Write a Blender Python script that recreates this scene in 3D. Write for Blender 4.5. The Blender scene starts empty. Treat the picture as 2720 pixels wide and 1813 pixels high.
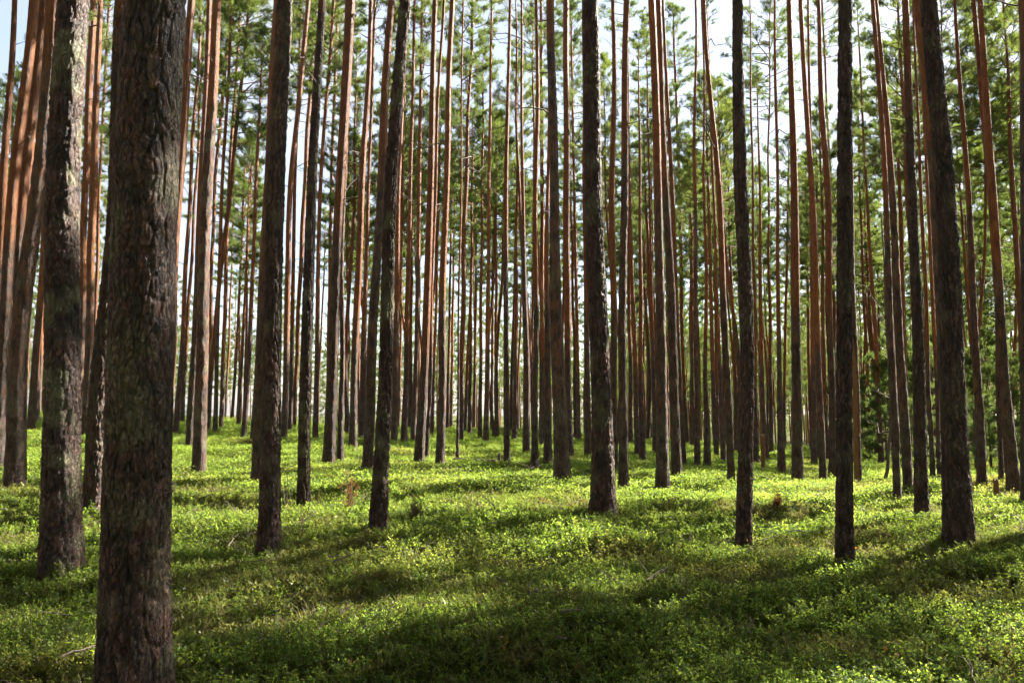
import bpy, math, random
import numpy as np
from mathutils import Vector, Matrix, Euler

# ------------------------------------------------------------------ camera, sky, sun, exposure
rng = np.random.default_rng(11)
random.seed(11)
SC = bpy.context.scene
COL = SC.collection
IW, IH = 2720.0, 1813.0
FPX = 2115.0
PITCH = math.atan(178.5 / FPX)
EYE = np.array([0.0, 0.0, 1.6])
cam_d = bpy.data.cameras.new('camera')
cam_d.sensor_width = 36.0
cam_d.lens = FPX / IW * 36.0
cam_d.clip_start = 0.05
cam_d.clip_end = 6000
cam = bpy.data.objects.new('camera', cam_d)
COL.objects.link(cam)
cam.location = EYE
cam.rotation_euler = (math.pi / 2 + PITCH, 0, 0)
SC.camera = cam

SUN_AZ = math.radians(58)      # to the right of the view
SUN_EL = math.radians(39)
world = bpy.data.worlds.new('World')
SC.world = world
world.use_nodes = True
wn = world.node_tree.nodes
wl = world.node_tree.links
sky = wn.new('ShaderNodeTexSky')
sky.sky_type = 'NISHITA'
sky.sun_disc = False
sky.sun_elevation = SUN_EL
sky.sun_rotation = SUN_AZ
sky.dust_density = 1.2
sky.air_density = 1.0
bg = wn['Background']
bg.inputs['Strength'].default_value = 0.05
# a thin high veil of cloud whitens the blue unevenly
wtc = wn.new('ShaderNodeTexCoord')
wno = wn.new('ShaderNodeTexNoise'); wno.inputs['Scale'].default_value = 2.2; wno.inputs['Detail'].default_value = 6
wl.new(wtc.outputs['Generated'], wno.inputs['Vector'])
wra = wn.new('ShaderNodeMapRange'); wra.inputs['From Min'].default_value = 0.35; wra.inputs['From Max'].default_value = 0.65
wra.inputs['To Min'].default_value = 0.3; wra.inputs['To Max'].default_value = 0.7
wl.new(wno.outputs['Fac'], wra.inputs['Value'])
wmx = wn.new('ShaderNodeMix'); wmx.data_type = 'RGBA'
wmx.inputs[7].default_value = (3.6, 3.65, 3.9, 1)
wl.new(wra.outputs[0], wmx.inputs[0]); wl.new(sky.outputs['Color'], wmx.inputs[6])
wl.new(wmx.outputs[2], bg.inputs['Color'])
sun_d = bpy.data.lights.new('sun', 'SUN')
sun_d.energy = 5.0
sun_d.angle = math.radians(0.55)
sun_d.color = (1.0, 0.93, 0.82)
sun = bpy.data.objects.new('sun', sun_d)
COL.objects.link(sun)
sdir = Vector((math.sin(SUN_AZ) * math.cos(SUN_EL), math.cos(SUN_AZ) * math.cos(SUN_EL), math.sin(SUN_EL)))
sun.rotation_euler = (-sdir).to_track_quat('-Z', 'Y').to_euler()
sun.location = (30, 25, 40)
vs = SC.view_settings
vs.view_transform = 'Standard'
vs.look = 'None'
vs.exposure = 2.65
vs.gamma = 1.0
vs.use_curve_mapping = False
SC.cycles.max_bounces = 4
SC.cycles.use_adaptive_sampling = True
SC.cycles.adaptive_threshold = 0.04
SC.cycles.diffuse_bounces = 3
SC.cycles.glossy_bounces = 1
SC.cycles.transmission_bounces = 3
SC.cycles.use_denoising = True

# ------------------------------------------------------------------ numeric helpers
def smooth(v, a, b):
    t = np.clip((np.asarray(v, float) - a) / (b - a), 0, 1)
    return t * t * (3 - 2 * t)

def _h(ix, iy, iz, s):
    ix = np.asarray(ix, np.int64); iy = np.asarray(iy, np.int64); iz = np.asarray(iz, np.int64)
    n = (ix * 374761393 + iy * 668265263 + iz * 2147483647 + s * 974711) & 0xffffffff
    n = ((n ^ (n >> 13)) * 1274126177) & 0xffffffff
    n = ((n ^ (n >> 16)) * 2246822519) & 0xffffffff
    n = n ^ (n >> 15)
    return (n & 0xffffff) / float(0xffffff)

def noise3(x, y, z, s=0):
    x = np.asarray(x, float); y = np.asarray(y, float) + 0 * x; z = np.asarray(z, float) + 0 * x
    ix, iy, iz = np.floor(x), np.floor(y), np.floor(z)
    fx, fy, fz = x - ix, y - iy, z - iz
    fx = fx * fx * (3 - 2 * fx); fy = fy * fy * (3 - 2 * fy); fz = fz * fz * (3 - 2 * fz)
    r = 0
    for dx in (0, 1):
        wx = fx if dx else 1 - fx
        for dy in (0, 1):
            wy = fy if dy else 1 - fy
            for dz in (0, 1):
                wz = fz if dz else 1 - fz
                r = r + wx * wy * wz * _h(ix + dx, iy + dy, iz + dz, s)
    return r * 2 - 1

def fbm(x, y, z, s=0, o=3):
    a, r = 1.0, 0
    for k in range(o):
        r = r + a * noise3(x * 2 ** k, y * 2 ** k, z * 2 ** k, s + k)
        a *= 0.5
    return r

def ground(x, y):
    x = np.asarray(x, float); y = np.asarray(y, float)
    xx = np.clip(x, -45, 45)
    z = -0.5 * smooth(y, 8, 45) - np.where(xx > 0, 0.056, 0.042) * xx * smooth(y, 5, 36)
    # hummocks
    z = z + 0.19 * fbm(x / 3.0, y / 1.5, 0 * x, 5, 2) * smooth(np.hypot(x, y), 2, 6) + 0.16 * noise3(x / 7.5, y / 6.0, 0 * x, 9) * smooth(y, 4, 12)
    # beyond the crest the ground falls away to the lower land
    fall = smooth(y, 62, 150)
    side = 1 - 0.85 * smooth(x / np.maximum(y, 1), 0.15, 0.4)
    z = z - 7.0 * fall * side - 16 * smooth(y, 140, 420)
    return z

CP, SP = math.cos(PITCH), math.sin(PITCH)
def ray(px, py):
    a = (px - IW / 2) / FPX
    b = (IH / 2 - py) / FPX
    return np.array([a, CP - b * SP, SP + b * CP])      # camera forward tilted up by PITCH

def unproject(px, py, d):
    r = ray(px, py)
    k = d / r[1]
    p = EYE + r * k
    return p, k / FPX           # point, metres per pixel

def project(p):
    v = np.asarray(p, float) - EYE
    dep = v[1] * CP + v[2] * SP
    up = -v[1] * SP + v[2] * CP
    return IW / 2 + FPX * v[0] / dep, IH / 2 - FPX * up / dep, dep

def ground_hit(px, py, dmax=120, up=0.0):
    r = ray(px, py)
    prev = None
    for d in np.arange(3.0, dmax, 0.1):
        p = EYE + r * (d / r[1])
        if p[2] <= float(ground(p[0], p[1])) + up:
            return p
    return None

def new_mesh(name, verts, faces, mat, smooth_sh=True, attrs=None):
    me = bpy.data.meshes.new(name)
    verts = np.asarray(verts, np.float32); faces = np.asarray(faces, np.int32)
    n = faces.shape[1]
    me.vertices.add(len(verts)); me.vertices.foreach_set('co', verts.ravel())
    me.loops.add(faces.size); me.loops.foreach_set('vertex_index', faces.ravel())
    me.polygons.add(len(faces))
    me.polygons.foreach_set('loop_start', np.arange(0, faces.size, n, dtype=np.int32))
    me.polygons.foreach_set('loop_total', np.full(len(faces), n, np.int32))
    if attrs:
        for k, v in attrs.items():
            at = me.attributes.new(k, 'FLOAT', 'POINT')
            at.data.foreach_set('value', np.asarray(v, np.float32).ravel())
    me.polygons.foreach_set('use_smooth', np.full(len(faces), smooth_sh, bool))
    if mat is not None:
        me.materials.append(mat)
    me.update()
    me.validate()
    return me

def obj(name, me, parent=None, loc=None):
    o = bpy.data.objects.new(name, me)
    COL.objects.link(o)
    if parent is not None:
        o.parent = parent
    if loc is not None:
        o.location = loc
    return o

def tag(o, label=None, cat=None, group=None, kind=None):
    if label: o['label'] = label
    if cat: o['category'] = cat
    if group: o['group'] = group
    if kind: o['kind'] = kind
    return o

def tube(path, radii, sides=5, cap=True):
    """verts, quad faces of a tapered tube along a path"""
    path = np.asarray(path, float); radii = np.asarray(radii, float)
    n = len(path)
    tan = np.gradient(path, axis=0)
    tan /= np.linalg.norm(tan, axis=1)[:, None] + 1e-9
    ref = np.array([0.31, 0.17, 0.93])
    if abs(np.dot(ref, tan[0])) > 0.9: ref = np.array([0.93, 0.2, 0.1])
    a = np.cross(tan, ref); a /= np.linalg.norm(a, axis=1)[:, None] + 1e-9
    b = np.cross(tan, a)
    th = np.linspace(0, 2 * np.pi, sides, endpoint=False)
    v = path[:, None, :] + radii[:, None, None] * (np.cos(th)[None, :, None] * a[:, None, :] + np.sin(th)[None, :, None] * b[:, None, :])
    v = v.reshape(-1, 3)
    i = np.arange(n - 1)[:, None] * sides
    j = np.arange(sides)[None, :]
    f = np.stack([i + j, i + (j + 1) % sides, i + sides + (j + 1) % sides, i + sides + j], -1).reshape(-1, 4)
    return v, f

def merge(parts):
    vs_, fs_, o = [], [], 0
    for v, f in parts:
        vs_.append(v); fs_.append(np.asarray(f) + o); o += len(v)
    return np.concatenate(vs_), np.concatenate(fs_)

# ------------------------------------------------------------------ materials
def mat_base(name):
    m = bpy.data.materials.new(name)
    m.use_nodes = True
    nt = m.node_tree
    for n in list(nt.nodes):
        if n.type != 'OUTPUT_MATERIAL': nt.nodes.remove(n)
    return m, nt, nt.nodes['Material Output']

def N(nt, t, **kw):
    n = nt.nodes.new(t)
    for k, v in kw.items():
        if k in n.inputs.keys(): n.inputs[k].default_value = v
        else: setattr(n, k, v)
    return n

def ramp(nt, src, stops, interp='LINEAR'):
    r = nt.nodes.new('ShaderNodeValToRGB')
    r.color_ramp.interpolation = interp
    els = r.color_ramp.elements
    while len(els) > 1: els.remove(els[-1])
    els[0].position = stops[0][0]; els[0].color = stops[0][1]
    for p, c in stops[1:]:
        e = els.new(p); e.color = c
    nt.links.new(src, r.inputs['Fac'])
    return r

def mix(nt, fac, a, b, blend='MIX'):
    m = nt.nodes.new('ShaderNodeMix')
    m.data_type = 'RGBA'; m.blend_type = blend
    def put(i, v):
        if hasattr(v, 'links'): nt.links.new(v, m.inputs[i])
        else: m.inputs[i].default_value = v
    put(0, fac); put(6, a); put(7, b)
    return m.outputs[2]

def C4(r, g, b): return (r, g, b, 1)

def bark_material():
    m, nt, out = mat_base('pine_bark')
    tc = N(nt, 'ShaderNodeTexCoord')
    oi = N(nt, 'ShaderNodeObjectInfo')
    orr = N(nt, 'ShaderNodeAttribute', attribute_name='orange')
    tone = N(nt, 'ShaderNodeAttribute', attribute_name='tone')
    lich = N(nt, 'ShaderNodeAttribute', attribute_name='lichen')
    mp = N(nt, 'ShaderNodeMapping'); mp.inputs['Scale'].default_value = (1, 1, 0.35)
    nt.links.new(tc.outputs['Object'], mp.inputs['Vector'])
    n1 = N(nt, 'ShaderNodeTexNoise'); n1.inputs['Scale'].default_value = 9; n1.inputs['Detail'].default_value = 5; n1.inputs['Roughness'].default_value = 0.65
    nt.links.new(mp.outputs[0], n1.inputs['Vector'])
    n2 = N(nt, 'ShaderNodeTexNoise'); n2.inputs['Scale'].default_value = 55; n2.inputs['Detail'].default_value = 4; n2.inputs['Roughness'].default_value = 0.7
    nt.links.new(mp.outputs[0], n2.inputs['Vector'])
    n3 = N(nt, 'ShaderNodeTexNoise'); n3.inputs['Scale'].default_value = 3.2; n3.inputs['Detail'].default_value = 5
    nt.links.new(tc.outputs['Object'], n3.inputs['Vector'])
    grey = ramp(nt, n1.outputs['Fac'], [(0.32, C4(0.033, 0.022, 0.016)), (0.45, C4(0.068, 0.044, 0.033)), (0.56, C4(0.137, 0.091, 0.071)), (0.66, C4(0.115, 0.050, 0.037)), (0.76, C4(0.164, 0.120, 0.097))])
    plate = mix(nt, 0.5, grey.outputs[0], ramp(nt, tone.outputs['Fac'], [(0, C4(0.033, 0.023, 0.017)), (0.4, C4(0.076, 0.048, 0.036)), (0.62, C4(0.137, 0.062, 0.045)), (0.8, C4(0.175, 0.125, 0.101)), (1, C4(0.082, 0.048, 0.034))]).outputs[0])
    # thin loose scales, light and dark
    mp3 = N(nt, 'ShaderNodeMapping'); mp3.inputs['Scale'].default_value = (1, 1, 0.45)
    nt.links.new(tc.outputs['Object'], mp3.inputs['Vector'])
    w3 = N(nt, 'ShaderNodeVectorMath', operation='MULTIPLY_ADD'); w3.inputs[1].default_value = (0.06, 0.06, 0.06)
    nt.links.new(n2.outputs['Color'], w3.inputs[0]); nt.links.new(mp3.outputs[0], w3.inputs[2])
    v3 = N(nt, 'ShaderNodeTexVoronoi'); v3.inputs['Scale'].default_value = 46
    nt.links.new(w3.outputs[0], v3.inputs['Vector'])
    sc3 = N(nt, 'ShaderNodeSeparateColor'); nt.links.new(v3.outputs['Color'], sc3.inputs[0])
    k3 = ramp(nt, sc3.outputs[0], [(0.0, C4(0.42, 0.42, 0.42)), (0.5, C4(0.95, 0.95, 0.95)), (0.85, C4(1.3, 1.25, 1.2)), (1.0, C4(1.9, 1.75, 1.65))])
    plate = mix(nt, 1.0, plate, k3.outputs[0], 'MULTIPLY')
    # greenish lichen in patches
    lm = ramp(nt, n3.outputs['Fac'], [(0.5, C4(0, 0, 0)), (0.62, C4(1, 1, 1))])
    lmm = N(nt, 'ShaderNodeMath', operation='MULTIPLY')
    nt.links.new(lm.outputs[0], lmm.inputs[0]); nt.links.new(lich.outputs['Fac'], lmm.inputs[1])
    lcol = mix(nt, n2.outputs['Fac'], C4(0.075, 0.066, 0.03), C4(0.36, 0.33, 0.19))
    plate = mix(nt, lmm.outputs[0], plate, lcol)
    ora = ramp(nt, n1.outputs['Fac'], [(0.3, C4(0.125, 0.042, 0.012)), (0.5, C4(0.27, 0.090, 0.022)), (0.66, C4(0.38, 0.142, 0.038)), (0.8, C4(0.22, 0.076, 0.022))])
    # colour change with height, broken by flakes
    a = N(nt, 'ShaderNodeMath', operation='MULTIPLY_ADD'); a.inputs[1].default_value = 0.8
    nt.links.new(n1.outputs['Fac'], a.inputs[0]); a.inputs[2].default_value = -0.4
    b = N(nt, 'ShaderNodeMath', operation='ADD', use_clamp=True)
    nt.links.new(orr.outputs['Fac'], b.inputs[0]); nt.links.new(a.outputs[0], b.inputs[1])
    br = ramp(nt, b.outputs[0], [(0.28, C4(0, 0, 0)), (0.72, C4(1, 1, 1))])
    col = mix(nt, br.outputs[0], plate, ora.outputs[0])
    # each tree a little different
    v = N(nt, 'ShaderNodeMapRange'); v.inputs['To Min'].default_value = 0.8; v.inputs['To Max'].default_value = 1.18
    nt.links.new(oi.outputs['Random'], v.inputs['Value'])
    hs = N(nt, 'ShaderNodeHueSaturation')
    nt.links.new(v.outputs[0], hs.inputs['Value']); nt.links.new(col, hs.inputs['Color'])
    bs = N(nt, 'ShaderNodeBsdfPrincipled')
    nt.links.new(hs.outputs[0], bs.inputs['Base Color'])
    bs.inputs['Roughness'].default_value = 0.55
    bs.inputs['Specular IOR Level'].default_value = 0.35
    bs.inputs['Sheen Weight'].default_value = 0.0
    bs.inputs['Sheen Roughness'].default_value = 0.45
    bs.inputs['Sheen Tint'].default_value = (1.0, 0.86, 0.76, 1)
    bu = N(nt, 'ShaderNodeBump'); bu.inputs['Strength'].default_value = 0.75; bu.inputs['Distance'].default_value = 0.012
    nt.links.new(n2.outputs['Fac'], bu.inputs['Height'])
    vo = N(nt, 'ShaderNodeTexVoronoi', feature='DISTANCE_TO_EDGE'); vo.inputs['Scale'].default_value = 42; vo.inputs['Randomness'].default_value = 1.0
    mp2 = N(nt, 'ShaderNodeMapping'); mp2.inputs['Scale'].default_value = (1, 1, 0.5)
    nt.links.new(tc.outputs['Object'], mp2.inputs['Vector'])
    wa = N(nt, 'ShaderNodeVectorMath', operation='MULTIPLY_ADD'); wa.inputs[1].default_value = (0.05, 0.05, 0.05)
    nt.links.new(n2.outputs['Color'], wa.inputs[0]); nt.links.new(mp2.outputs[0], wa.inputs[2])
    nt.links.new(wa.outputs[0], vo.inputs['Vector'])
    bu3 = N(nt, 'ShaderNodeBump'); bu3.inputs['Strength'].default_value = 0.9; bu3.inputs['Distance'].default_value = 0.02
    vr = ramp(nt, vo.outputs['Distance'], [(0.0, C4(0, 0, 0)), (0.16, C4(1, 1, 1))])
    nt.links.new(vr.outputs[0], bu3.inputs['Height']); nt.links.new(bu.outputs[0], bu3.inputs['Normal'])
    bu2 = N(nt, 'ShaderNodeBump'); bu2.inputs['Strength'].default_value = 0.8; bu2.inputs['Distance'].default_value = 0.06
    nt.links.new(n1.outputs['Fac'], bu2.inputs['Height']); nt.links.new(bu3.outputs[0], bu2.inputs['Normal'])
    nt.links.new(bu2.outputs[0], bs.inputs['Normal'])
    nt.links.new(bs.outputs[0], out.inputs['Surface'])
    return m

def wood_material(name, c1, c2, scale=30):
    m, nt, out = mat_base(name)
    tc = N(nt, 'ShaderNodeTexCoord')
    n1 = N(nt, 'ShaderNodeTexNoise'); n1.inputs['Scale'].default_value = scale; n1.inputs['Detail'].default_value = 4
    nt.links.new(tc.outputs['Object'], n1.inputs['Vector'])
    col = mix(nt, n1.outputs['Fac'], C4(*c1), C4(*c2))
    bs = N(nt, 'ShaderNodeBsdfPrincipled'); bs.inputs['Roughness'].default_value = 0.85; bs.inputs['Specular IOR Level'].default_value = 0.25
    nt.links.new(col, bs.inputs['Base Color'])
    bu = N(nt, 'ShaderNodeBump'); bu.inputs['Strength'].default_value = 0.6; bu.inputs['Distance'].default_value = 0.01
    nt.links.new(n1.outputs['Fac'], bu.inputs['Height']); nt.links.new(bu.outputs[0], bs.inputs['Normal'])
    nt.links.new(bs.outputs[0], out.inputs['Surface'])
    return m

def leaf_material(name, cols, trans, fac=0.5, gloss=0.12, rough=0.45, dry=None, drytrans=None, instanced=False, pscale=1.0):
    """thin leaf: diffuse front, light coming through from behind, a waxy sheen"""
    m, nt, out = mat_base(name)
    oi = N(nt, 'ShaderNodeObjectInfo')
    gi = N(nt, 'ShaderNodeNewGeometry')
    rnd = gi.outputs['Random Per Island']
    add = N(nt, 'ShaderNodeMath', operation='MULTIPLY_ADD'); add.inputs[1].default_value = 0.5
    half = N(nt, 'ShaderNodeMath', operation='MULTIPLY'); half.inputs[1].default_value = 0.5
    nt.links.new(oi.outputs['Random'], half.inputs[0])
    nt.links.new(rnd, add.inputs[0]); nt.links.new(half.outputs[0], add.inputs[2])
    k = len(cols)
    cr = ramp(nt, add.outputs[0], [(i / (k - 1), C4(*c)) for i, c in enumerate(cols)]).outputs[0]
    tr = ramp(nt, add.outputs[0], [(i / (k - 1), C4(*c)) for i, c in enumerate(trans)]).outputs[0]
    if dry is not None:
        at = N(nt, 'ShaderNodeAttribute', attribute_name='dry')
        at.attribute_type = 'INSTANCER'
        cr = mix(nt, at.outputs['Fac'], cr, C4(*dry))
        tr = mix(nt, at.outputs['Fac'], tr, C4(*drytrans))
    d = N(nt, 'ShaderNodeBsdfDiffuse'); nt.links.new(cr, d.inputs['Color'])
    t = N(nt, 'ShaderNodeBsdfTranslucent'); nt.links.new(tr, t.inputs['Color'])
    mx = N(nt, 'ShaderNodeMixShader'); mx.inputs[0].default_value = fac
    nt.links.new(d.outputs[0], mx.inputs[1]); nt.links.new(t.outputs[0], mx.inputs[2])
    g = N(nt, 'ShaderNodeBsdfGlossy'); g.inputs['Roughness'].default_value = rough; g.inputs['Color'].default_value = C4(0.9, 0.95, 0.8)
    mg = N(nt, 'ShaderNodeMixShader'); mg.inputs[0].default_value = gloss
    nt.links.new(mx.outputs[0], mg.inputs[1]); nt.links.new(g.outputs[0], mg.inputs[2])
    nt.links.new(mg.outputs[0], out.inputs['Surface'])
    return m

def ground_material():
    m, nt, out = mat_base('forest_floor')
    tc = N(nt, 'ShaderNodeTexCoord')
    n1 = N(nt, 'ShaderNodeTexNoise'); n1.inputs['Scale'].default_value = 0.8; n1.inputs['Detail'].default_value = 6
    n2 = N(nt, 'ShaderNodeTexNoise'); n2.inputs['Scale'].default_value = 28; n2.inputs['Detail'].default_value = 5; n2.inputs['Roughness'].default_value = 0.7
    for n in (n1, n2): nt.links.new(tc.outputs['Object'], n.inputs['Vector'])
    moss = ramp(nt, n2.outputs['Fac'], [(0.3, C4(0.02, 0.032, 0.006)), (0.6, C4(0.06, 0.085, 0.015)), (0.75, C4(0.11, 0.12, 0.025))])
    lit = ramp(nt, n2.outputs['Fac'], [(0.3, C4(0.05, 0.034, 0.02)), (0.55, C4(0.13, 0.09, 0.045)), (0.75, C4(0.26, 0.2, 0.11))])
    f = ramp(nt, n1.outputs['Fac'], [(0.5, C4(0, 0, 0)), (0.68, C4(1, 1, 1))])
    col = mix(nt, f.outputs[0], moss.outputs[0], lit.outputs[0])
    bs = N(nt, 'ShaderNodeBsdfPrincipled'); bs.inputs['Roughness'].default_value = 0.95; bs.inputs['Specular IOR Level'].default_value = 0.1
    nt.links.new(col, bs.inputs['Base Color'])
    bu = N(nt, 'ShaderNodeBump'); bu.inputs['Strength'].default_value = 1.0; bu.inputs['Distance'].default_value = 0.05
    nt.links.new(n2.outputs['Fac'], bu.inputs['Height']); nt.links.new(bu.outputs[0], bs.inputs['Normal'])
    nt.links.new(bs.outputs[0], out.inputs['Surface'])
    return m

M_BARK = bark_material()
M_LIMB = wood_material('limb_bark', (0.10, 0.05, 0.028), (0.22, 0.105, 0.05))
M_DEAD = wood_material('dead_wood', (0.07, 0.052, 0.04), (0.15, 0.115, 0.09))
M_PALE = wood_material('weathered_wood', (0.12, 0.09, 0.06), (0.24, 0.19, 0.14), 18)
M_SCAR = wood_material('bare_sapwood', (0.15, 0.075, 0.03), (0.24, 0.125, 0.05), 12)
M_NEEDLE = leaf_material('pine_needles', [(0.030, 0.052, 0.016), (0.050, 0.078, 0.022), (0.085, 0.108, 0.030)],
                         [(0.115, 0.18, 0.032), (0.19, 0.26, 0.046), (0.29, 0.33, 0.07)], 0.54, 0.025, 0.5)
M_YOUNG = leaf_material('young_needles', [(0.030, 0.056, 0.018), (0.055, 0.085, 0.025)], [(0.13, 0.20, 0.04), (0.22, 0.29, 0.06)], 0.5, 0.03, 0.5)
M_LEAF = leaf_material('bilberry_leaf', [(0.030, 0.072, 0.008), (0.050, 0.105, 0.012), (0.085, 0.135, 0.016)],
                       [(0.23, 0.38, 0.035), (0.37, 0.51, 0.06), (0.50, 0.58, 0.09)], 0.58, 0.02, 0.5,
                       (0.11, 0.08, 0.022), (0.36, 0.27, 0.06))
M_STEM = leaf_material('bilberry_stem', [(0.07, 0.07, 0.02), (0.10, 0.075, 0.03)], [(0.1, 0.1, 0.03), (0.12, 0.1, 0.04)], 0.2, 0.03)
M_GRASS = leaf_material('dry_grass', [(0.108, 0.084, 0.036), (0.156, 0.126, 0.054), (0.090, 0.090, 0.024)], [(0.220, 0.176, 0.072), (0.275, 0.231, 0.099), (0.193, 0.209, 0.044)], 0.45, 0.04)
M_MOSS = leaf_material('feather_moss', [(0.044, 0.055, 0.011), (0.072, 0.077, 0.017), (0.094, 0.072, 0.025)], [(0.163, 0.195, 0.033), (0.234, 0.247, 0.052), (0.260, 0.195, 0.065)], 0.4, 0.02)
M_ORANGE = leaf_material('autumn_leaf', [(0.25, 0.08, 0.012), (0.32, 0.13, 0.02)], [(0.36, 0.13, 0.015), (0.42, 0.2, 0.03)], 0.45, 0.05)
M_RUST = leaf_material('dead_needles', [(0.10, 0.045, 0.016), (0.16, 0.075, 0.026)], [(0.26, 0.11, 0.03), (0.34, 0.17, 0.05)], 0.45, 0.03)
M_FLOOR = ground_material()

# ------------------------------------------------------------------ ground
def build_ground():
    def axis(stops):
        out = []
        for a, b, s in stops: out += list(np.arange(a, b, s))
        return np.array(out + [stops[-1][1]])
    xs = axis([(-1600, -200, 140), (-200, -60, 14), (-60, -24, 1.2), (-24, 24, 0.22), (24, 60, 1.2), (60, 200, 14), (200, 1600, 140)])
    ys = axis([(-200, -30, 17), (-30, -4, 2), (-4, 3, 0.5), (3, 30, 0.22), (30, 80, 0.6), (80, 200, 6), (200, 500, 30), (500, 2600, 210)])
    X, Y = np.meshgrid(xs, ys)
    Z = ground(X, Y)
    v = np.stack([X, Y, Z], -1).reshape(-1, 3)
    nx, ny = len(xs), len(ys)
    i = (np.arange(ny - 1)[:, None] * nx + np.arange(nx - 1)[None, :])
    f = np.stack([i, i + 1, i + nx + 1, i + nx], -1).reshape(-1, 4)
    o = obj('ground', new_mesh('ground', v, f, M_FLOOR))
    tag(o, kind='structure')
build_ground()

# ------------------------------------------------------------------ pine parts
def needle_mesh_data(P, D, K, ln, wd, spread, rg):
    """needle tufts: P points, D shoot directions -> triangle blades"""
    n = len(P)
    P = np.repeat(P, K, 0); D = np.repeat(D, K, 0)
    r = rg.normal(size=(n * K, 3))
    r -= (r * D).sum(1)[:, None] * D
    r /= np.linalg.norm(r, axis=1)[:, None] + 1e-9
    s = rg.uniform(0.55, 1.0, (n * K, 1)) * spread
    dr = D + r * s
    dr /= np.linalg.norm(dr, axis=1)[:, None]
    L = ln * rg.uniform(0.75, 1.2, (n * K, 1))
    base = P + D * rg.uniform(-0.9, 0.3, (n * K, 1)) * ln
    side = np.cross(dr, rg.normal(size=(n * K, 3)))
    side /= np.linalg.norm(side, axis=1)[:, None] + 1e-9
    w = wd * rg.uniform(0.7, 1.2, (n * K, 1))
    a = base - side * w * 0.5; b = base + side * w * 0.5; c = base + dr * L
    v = np.stack([a, b, c], 1).reshape(-1, 3)
    f = np.arange(len(v)).reshape(-1, 3)
    return v, f

def make_crown(seed, Lc, R, nbr, tufts_per=1.0, K=18, wd=0.013, ln=0.125, low=False, sides=4):
    rg = np.random.default_rng(seed)
    P, D, wood = [], [], []
    # uneven: a crown is heavier to one side
    bias = rg.uniform(0, 2 * np.pi)
    for i in range(nbr):
        h = (i + rg.uniform(0, 0.9)) / nbr
        if low: prof = 0.25 + 0.85 * (1 - h) ** 0.85
        else: prof = np.interp(h, [0, 0.18, 0.45, 0.75, 1.0], [0.75, 1.0, 0.92, 0.62, 0.16])
        az = i * 2.4 + rg.uniform(-0.6, 0.6)
        L = R * prof * rg.uniform(0.6, 1.2) * (1 + 0.22 * math.cos(az - bias))
        el = np.interp(h, [0, 0.5, 1], [rg.uniform(-0.15, 0.35), rg.uniform(0.15, 0.6), rg.uniform(0.7, 1.25)])
        n = 6
        t = np.linspace(0, 1, n)
        droop = rg.uniform(-0.12, 0.22)
        out = np.array([math.cos(az), math.sin(az), 0.0])
        path = np.array([0, 0, h * Lc])[None] + t[:, None] * L * math.cos(el) * out[None] + (t * L * math.sin(el) + droop * L * t ** 2)[:, None] * np.array([0, 0, 1.0])[None]
        path[1:] += rg.normal(0, 0.035 * L, (n - 1, 3)) * t[1:, None]
        r0 = 0.008 + 0.010 * L
        wood.append(tube(path, r0 * (1 - 0.82 * t), sides))
        nsub = max(3, int(round(3 + 3.2 * L)))
        for k in range(nsub):
            u = rg.uniform(0.38, 1.0) if k else 1.0
            p0 = np.array([np.interp(u, t, path[:, c]) for c in range(3)])
            ax = path[-1] - path[-3]; ax /= np.linalg.norm(ax)
            sd = np.cross(ax, [0, 0, 1.0]); sd /= np.linalg.norm(sd) + 1e-9
            dv = ax * rg.uniform(0.5, 1.0) + sd * rg.uniform(-0.95, 0.95) + np.array([0, 0, rg.uniform(0.0, 0.6)])
            dv /= np.linalg.norm(dv)
            ls = L * rg.uniform(0.16, 0.34) * (1.15 - 0.4 * u) + 0.06
            p1 = p0 + dv * ls * 0.55 + rg.normal(0, 0.03, 3); p2 = p0 + dv * ls + np.array([0, 0, 0.1 * ls])
            wood.append(tube([p0, p1, p2], [r0 * 0.38, r0 * 0.26, 0.004], 3))
            nt_ = max(2, int(round(rg.uniform(6.5, 12.5) * tufts_per)))
            for q in range(nt_):
                uu = rg.uniform(0.25, 1.05)
                c = p0 + (p2 - p0) * uu + rg.normal(0, 0.085, 3) * np.array([1, 1, 0.7])
                d = dv * 0.7 + rg.normal(0, 0.5, 3) + np.array([0, 0, 0.45])
                P.append(c); D.append(d / np.linalg.norm(d))
    # leader
    for q in range(8):
        P.append(np.array([rg.normal(0, 0.08), rg.normal(0, 0.08), Lc * rg.uniform(0.93, 1.02)])); D.append(np.array([0, 0, 1.0]))
    nv, nf = needle_mesh_data(np.array(P), np.array(D), K, ln, wd, 0.95, rg)
    wv, wf = merge(wood)
    return (nv, nf), (wv, wf)

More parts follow.
